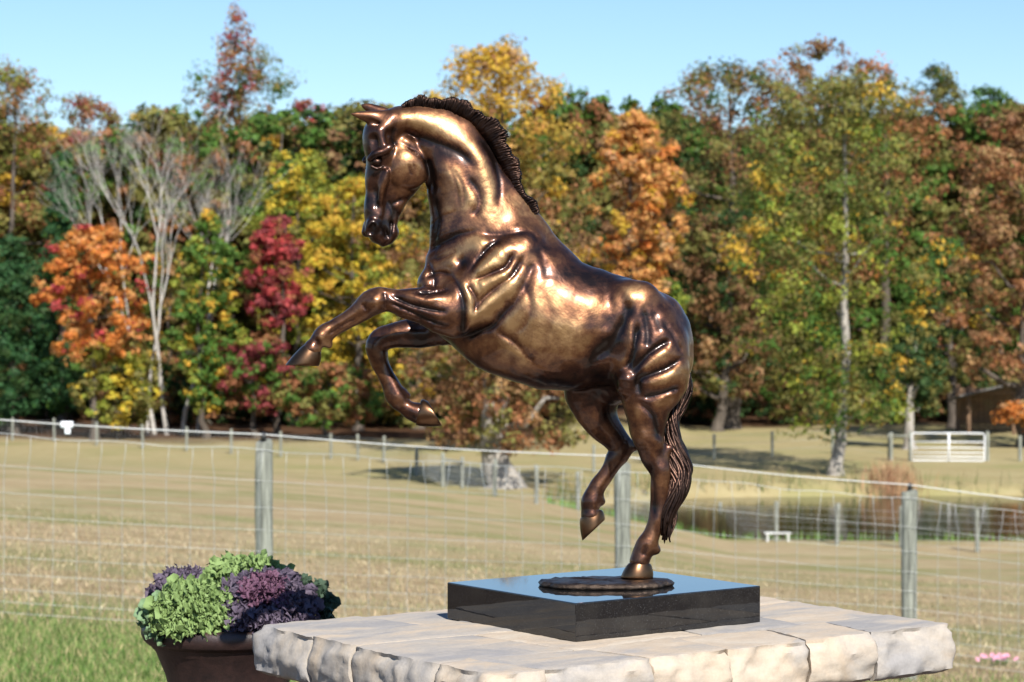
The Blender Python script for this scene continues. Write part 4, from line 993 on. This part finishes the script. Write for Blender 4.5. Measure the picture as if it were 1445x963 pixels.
n5 = noise_n(n, l, tc.outputs['Object'], 26, 4, .6, .5); b00 = bump(n, l, p, n1.outputs[0], .4, .006); b0 = bump(n, l, p, n5.outputs[0], .28, .004, b00); n4 = noise_n(n, l, tc.outputs['Object'], 240, 3, .6); bump(n, l, p, n4.outputs[0], .10, .0008, b0)
dk_m = simple_mat('dark_bronze', (.016, .011, .010), (.080, .046, .034), 45, .38, 1.0, .5, 150, None, .0015)
plate_m = simple_mat('plate_bronze', (.03, .022, .018), (.14, .10, .075), 60, .42, .9, 1.0, 130, None, .004)
hoof_m = simple_mat('hoof_bronze', (.06, .03, .018), (.27, .15, .08), 14, .34, 1.0, .15, 90, None, .001)

horse = empty('horse_statue', HB); tag(horse, 'bronze statue of a rearing horse balanced on one hind leg', 'statue')
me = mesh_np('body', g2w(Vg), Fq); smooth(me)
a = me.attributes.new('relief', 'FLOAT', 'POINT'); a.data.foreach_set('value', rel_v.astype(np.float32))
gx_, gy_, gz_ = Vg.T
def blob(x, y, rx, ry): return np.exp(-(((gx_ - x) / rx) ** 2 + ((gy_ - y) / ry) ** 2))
pat_shade = .9 * blob(524, 235, 24, 75) + .8 * blob(540, 320, 28, 45) + .7 * blob(600, 380, 18, 40) + .5 * blob(780, 545, 90, 28) + .45 * blob(850, 580, 45, 60) + .35 * blob(930, 700, 30, 80) + .5 * blob(535, 480, 45, 30) + .6 * blob(770, 350, 45, 14) + .35 * blob(612, 300, 14, 60) + .55 * blob(810, 382, 75, 20) + .4 * blob(735, 318, 30, 22) + .3 * blob(930, 440, 30, 25) + .3 * blob(700, 500, 40, 25)  # patina plus painted-in shade on the face, dimmed highlight along the back
pat_shade -= .38 * blob(770, 455, 60, 40) + .5 * blob(610, 180, 60, 22) + .45 * blob(685, 420, 40, 50) + .4 * blob(580, 240, 26, 30) + .3 * blob(935, 510, 35, 40) + .4 * blob(655, 265, 26, 50)
a = me.attributes.new('patina_shade', 'FLOAT', 'POINT'); a.data.foreach_set('value', np.clip(pat_shade, -.7, 1).astype(np.float32))
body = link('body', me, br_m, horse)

# hooves: lofts between coronet and sole (side-view quad given by picture points, dorsal side first)
def hoof(name, cd, cp, td, tp, z, wc, wt):
    segs, lv = 20, 7; Vv = []; Ff = []
    for i in range(lv):
        t = i / (lv - 1); A = np.array(cd) * (1 - t) + np.array(td) * t; Bq = np.array(cp) * (1 - t) + np.array(tp) * t
        bl = 1 + .07 * math.sin(math.pi * t); w = (wc * (1 - t) + wt * t) * bl
        c = (A + Bq) / 2; hv = (A - Bq) / 2
        for k in range(segs):
            a_ = k / segs * 2 * math.pi; ca, sa = math.cos(a_), math.sin(a_)
            e = .92 + .1 * ca
            xy = c + hv * ca * bl * (.94 if i == 0 else 1); Vv.append(pw(xy[0], xy[1], z + w * sa * e))
    for i in range(lv - 1):
        for k in range(segs): Ff.append((i * segs + k, i * segs + (k + 1) % segs, (i + 1) * segs + (k + 1) % segs, (i + 1) * segs + k))
    bm = bmesh.new(); vs = [bm.verts.new(v) for v in Vv]
    for q in Ff: bm.faces.new([vs[i] for i in q])
    bm.faces.new(vs[:segs]); bm.faces.new(vs[-segs:][::-1])
    ed = [e for e in bm.edges if all(v in set(vs[-segs:]) for v in e.verts)]
    bmesh.ops.recalc_face_normals(bm, faces=bm.faces[:])
    o = link(name, bm, hoof_m, horse, True)
    mo = o.modifiers.new('bevel', 'BEVEL'); mo.width = .0012; mo.segments = 2; mo.limit_method = 'ANGLE'; mo.angle_limit = R(40)
    return o
hoof('hoof', (430, 485), (453.5, 497), (402, 516), (450, 517), 52, 13.5, 19)
hoof('hoof', (586, 601), (594, 564), (624, 601.5), (604, 567), -44, 16, 19)
hoof('hoof', (818, 732), (849, 719), (822, 764), (854, 734), -40, 14.5, 18)
hoof('hoof', (887, 795), (919, 796), (876, 817), (922, 818), 42, 15, 21)
# eyes
for s in (1, -1):
    xl, y, zl = 527.5, 231, s * 24.5; dx = xl - HPX; c_, s_ = math.cos(HEAD_A), math.sin(HEAD_A)
    gx = HPX + dx * c_ + zl * s_; gz = -dx * s_ + zl * c_
    bm = bmesh.new(); bmesh.ops.create_uvsphere(bm, u_segments=18, v_segments=12, radius=.0066)
    o = link('eye', bm, dk_m, body, True); o.location = Vector(g2w(np.array((gx, y, gz)))); o.scale = (1.15, .9, .85)

# mane: ridge of short upright locks
crest = np.array([(566, 150), (585, 148.5), (601, 148), (629, 150), (657, 158.5), (679, 175), (698, 196), (712, 221), (726, 248), (737, 273), (747, 290), (756, 303)], float)
hgt = np.array([3, 13, 17, 15, 19, 21, 22, 19, 12, 8, 13, 7], float)
crs = catmull(np.column_stack([crest, hgt]), 14); Lc = np.concatenate([[0], np.cumsum(np.hypot(*np.diff(crs[:, :2], axis=0).T))])
T = Tubes(); r = random.Random(9)
def cpt(s): return np.array([np.interp(s, Lc, crs[:, i]) for i in range(3)])
s = 2.0
while s < Lc[-1] - 2:
    a0 = cpt(s); a1 = cpt(min(s + 3, Lc[-1])); tg = a1[:2] - a0[:2]; tg /= np.linalg.norm(tg) + 1e-9; nm = np.array([tg[1], -tg[0]])
    lump = .85 + .22 * math.sin(s * .105) + .1 * math.sin(s * .31)
    for z0, zl in ((-7, -5), (-2, -1), (3, 4), (7, 9)):
        h = a0[2] * lump * r.uniform(.9, 1.04); lean = r.uniform(.1, .38)
        b0_ = a0[:2] - nm * 10
        pts = []
        for t in (0, .3, .6, .85, 1):
            q = b0_ + nm * (h + 10) * (t - .10 * t * t) + tg * h * lean * t * t + tg * r.gauss(0, .5)
            pts.append(pw(q[0], q[1], z0 + zl * (t - t * t * .5) + r.gauss(0, .6)))
        w = r.uniform(1.5, 2.2) * SC_
        T.tube(pts, [w * 1.4, w * 1.35, w * 1.2, w * 1.0, w * .6], 5)
    s += r.uniform(1.5, 2.3)
link('mane', T.mesh('mane'), dk_m, horse, True)
# tail: bundle of wavy locks
path = catmull(np.array([(968, 520, 2), (972, 545, 6), (957, 575, 12), (947, 597, 18), (951, 622, 22), (957, 648, 26), (958, 672, 32), (953, 698, 38), (944, 724, 42), (939, 748, 44), (938, 768, 44)], float), 5)
wid = np.interp(np.linspace(0, 1, len(path)), [0, .12, .3, .42, .55, .68, .82, 1], [5, 7, 9, 13, 15, 14, 12, 9])
T = Tubes(); tt = np.linspace(0, 1, len(path))
T.tube([pw(*q_) for q_ in path], [w_ * .72 * SC_ * min(1, (len(wid) - 1 - i_) / 9 + .05) for i_, w_ in enumerate(wid)], 12)
for k in range(64):
    a_ = r.uniform(0, 6.28); rad = r.uniform(.7, 1.0); ph = r.uniform(0, 6.28); end = r.uniform(.72, 1.0); st = 0 if k < 26 else r.uniform(.1, .4)
    pts = []; rr_ = []
    for i, t in enumerate(tt):
        if t < st or t > end: continue
        ang = a_ + 1.6 * math.sin(t * 5 + ph * .3) + t * 1.2
        px_ = path[i, 0] + wid[i] * rad * math.cos(ang) + 3.4 * math.sin(t * 19 + ph * .35 + a_ * .5); pz_ = path[i, 2] + wid[i] * .75 * rad * math.sin(ang); py_ = path[i, 1] + 1.5 * math.cos(t * 20 + ph)
        pts.append(pw(px_, py_, pz_)); f_ = (t - st) / (end - st); rr_.append(SC_ * (2.2 + 1.3 * math.sin(ph) ** 2) * (.35 + .65 * math.sin(math.pi * min(1, .12 + .86 * f_))))
    if len(pts) > 4: T.tube(pts, rr_, 6)
link('tail', T.mesh('tail'), dk_m, horse, True)
# cast ground plate
bm = bmesh.new(); segs = 64; rings = []
pcx, pcy = (855 - CX) / FPX * 3.385, 3.385
for ring_i, (k, z) in enumerate(((1.0, .0006), (1.015, .004), (.97, .0075), (.85, .0085), (.6, .009), (.3, .009), (.05, .009))):
    rg = []
    for i in range(segs):
        a_ = i / segs * 2 * math.pi; wv = 1 + .06 * math.sin(2 * a_ + 1) + .035 * math.sin(5 * a_) + .02 * math.sin(11 * a_ + 2) + .03 * mnoise.noise(Vector((math.cos(a_) * 9, math.sin(a_) * 9, ring_i * .8)))
        x = .089 * k * wv * math.cos(a_); y = .058 * k * wv * math.sin(a_)
        zz = z + (.0028 * mnoise.noise(Vector((x * 150, y * 150, 3))) if ring_i > 1 else 0)
        rg.append(bm.verts.new((pcx + x - HB.x, pcy + y - HB.y, zz)))
    rings.append(rg)
for a_, b_ in zip(rings[:-1], rings[1:]):
    for i in range(segs): bm.faces.new([a_[i], a_[(i + 1) % segs], b_[(i + 1) % segs], b_[i]])
bm.faces.new(rings[-1]); bm.faces.new(rings[0][::-1])
link('ground_plate', bm, plate_m, horse, True)
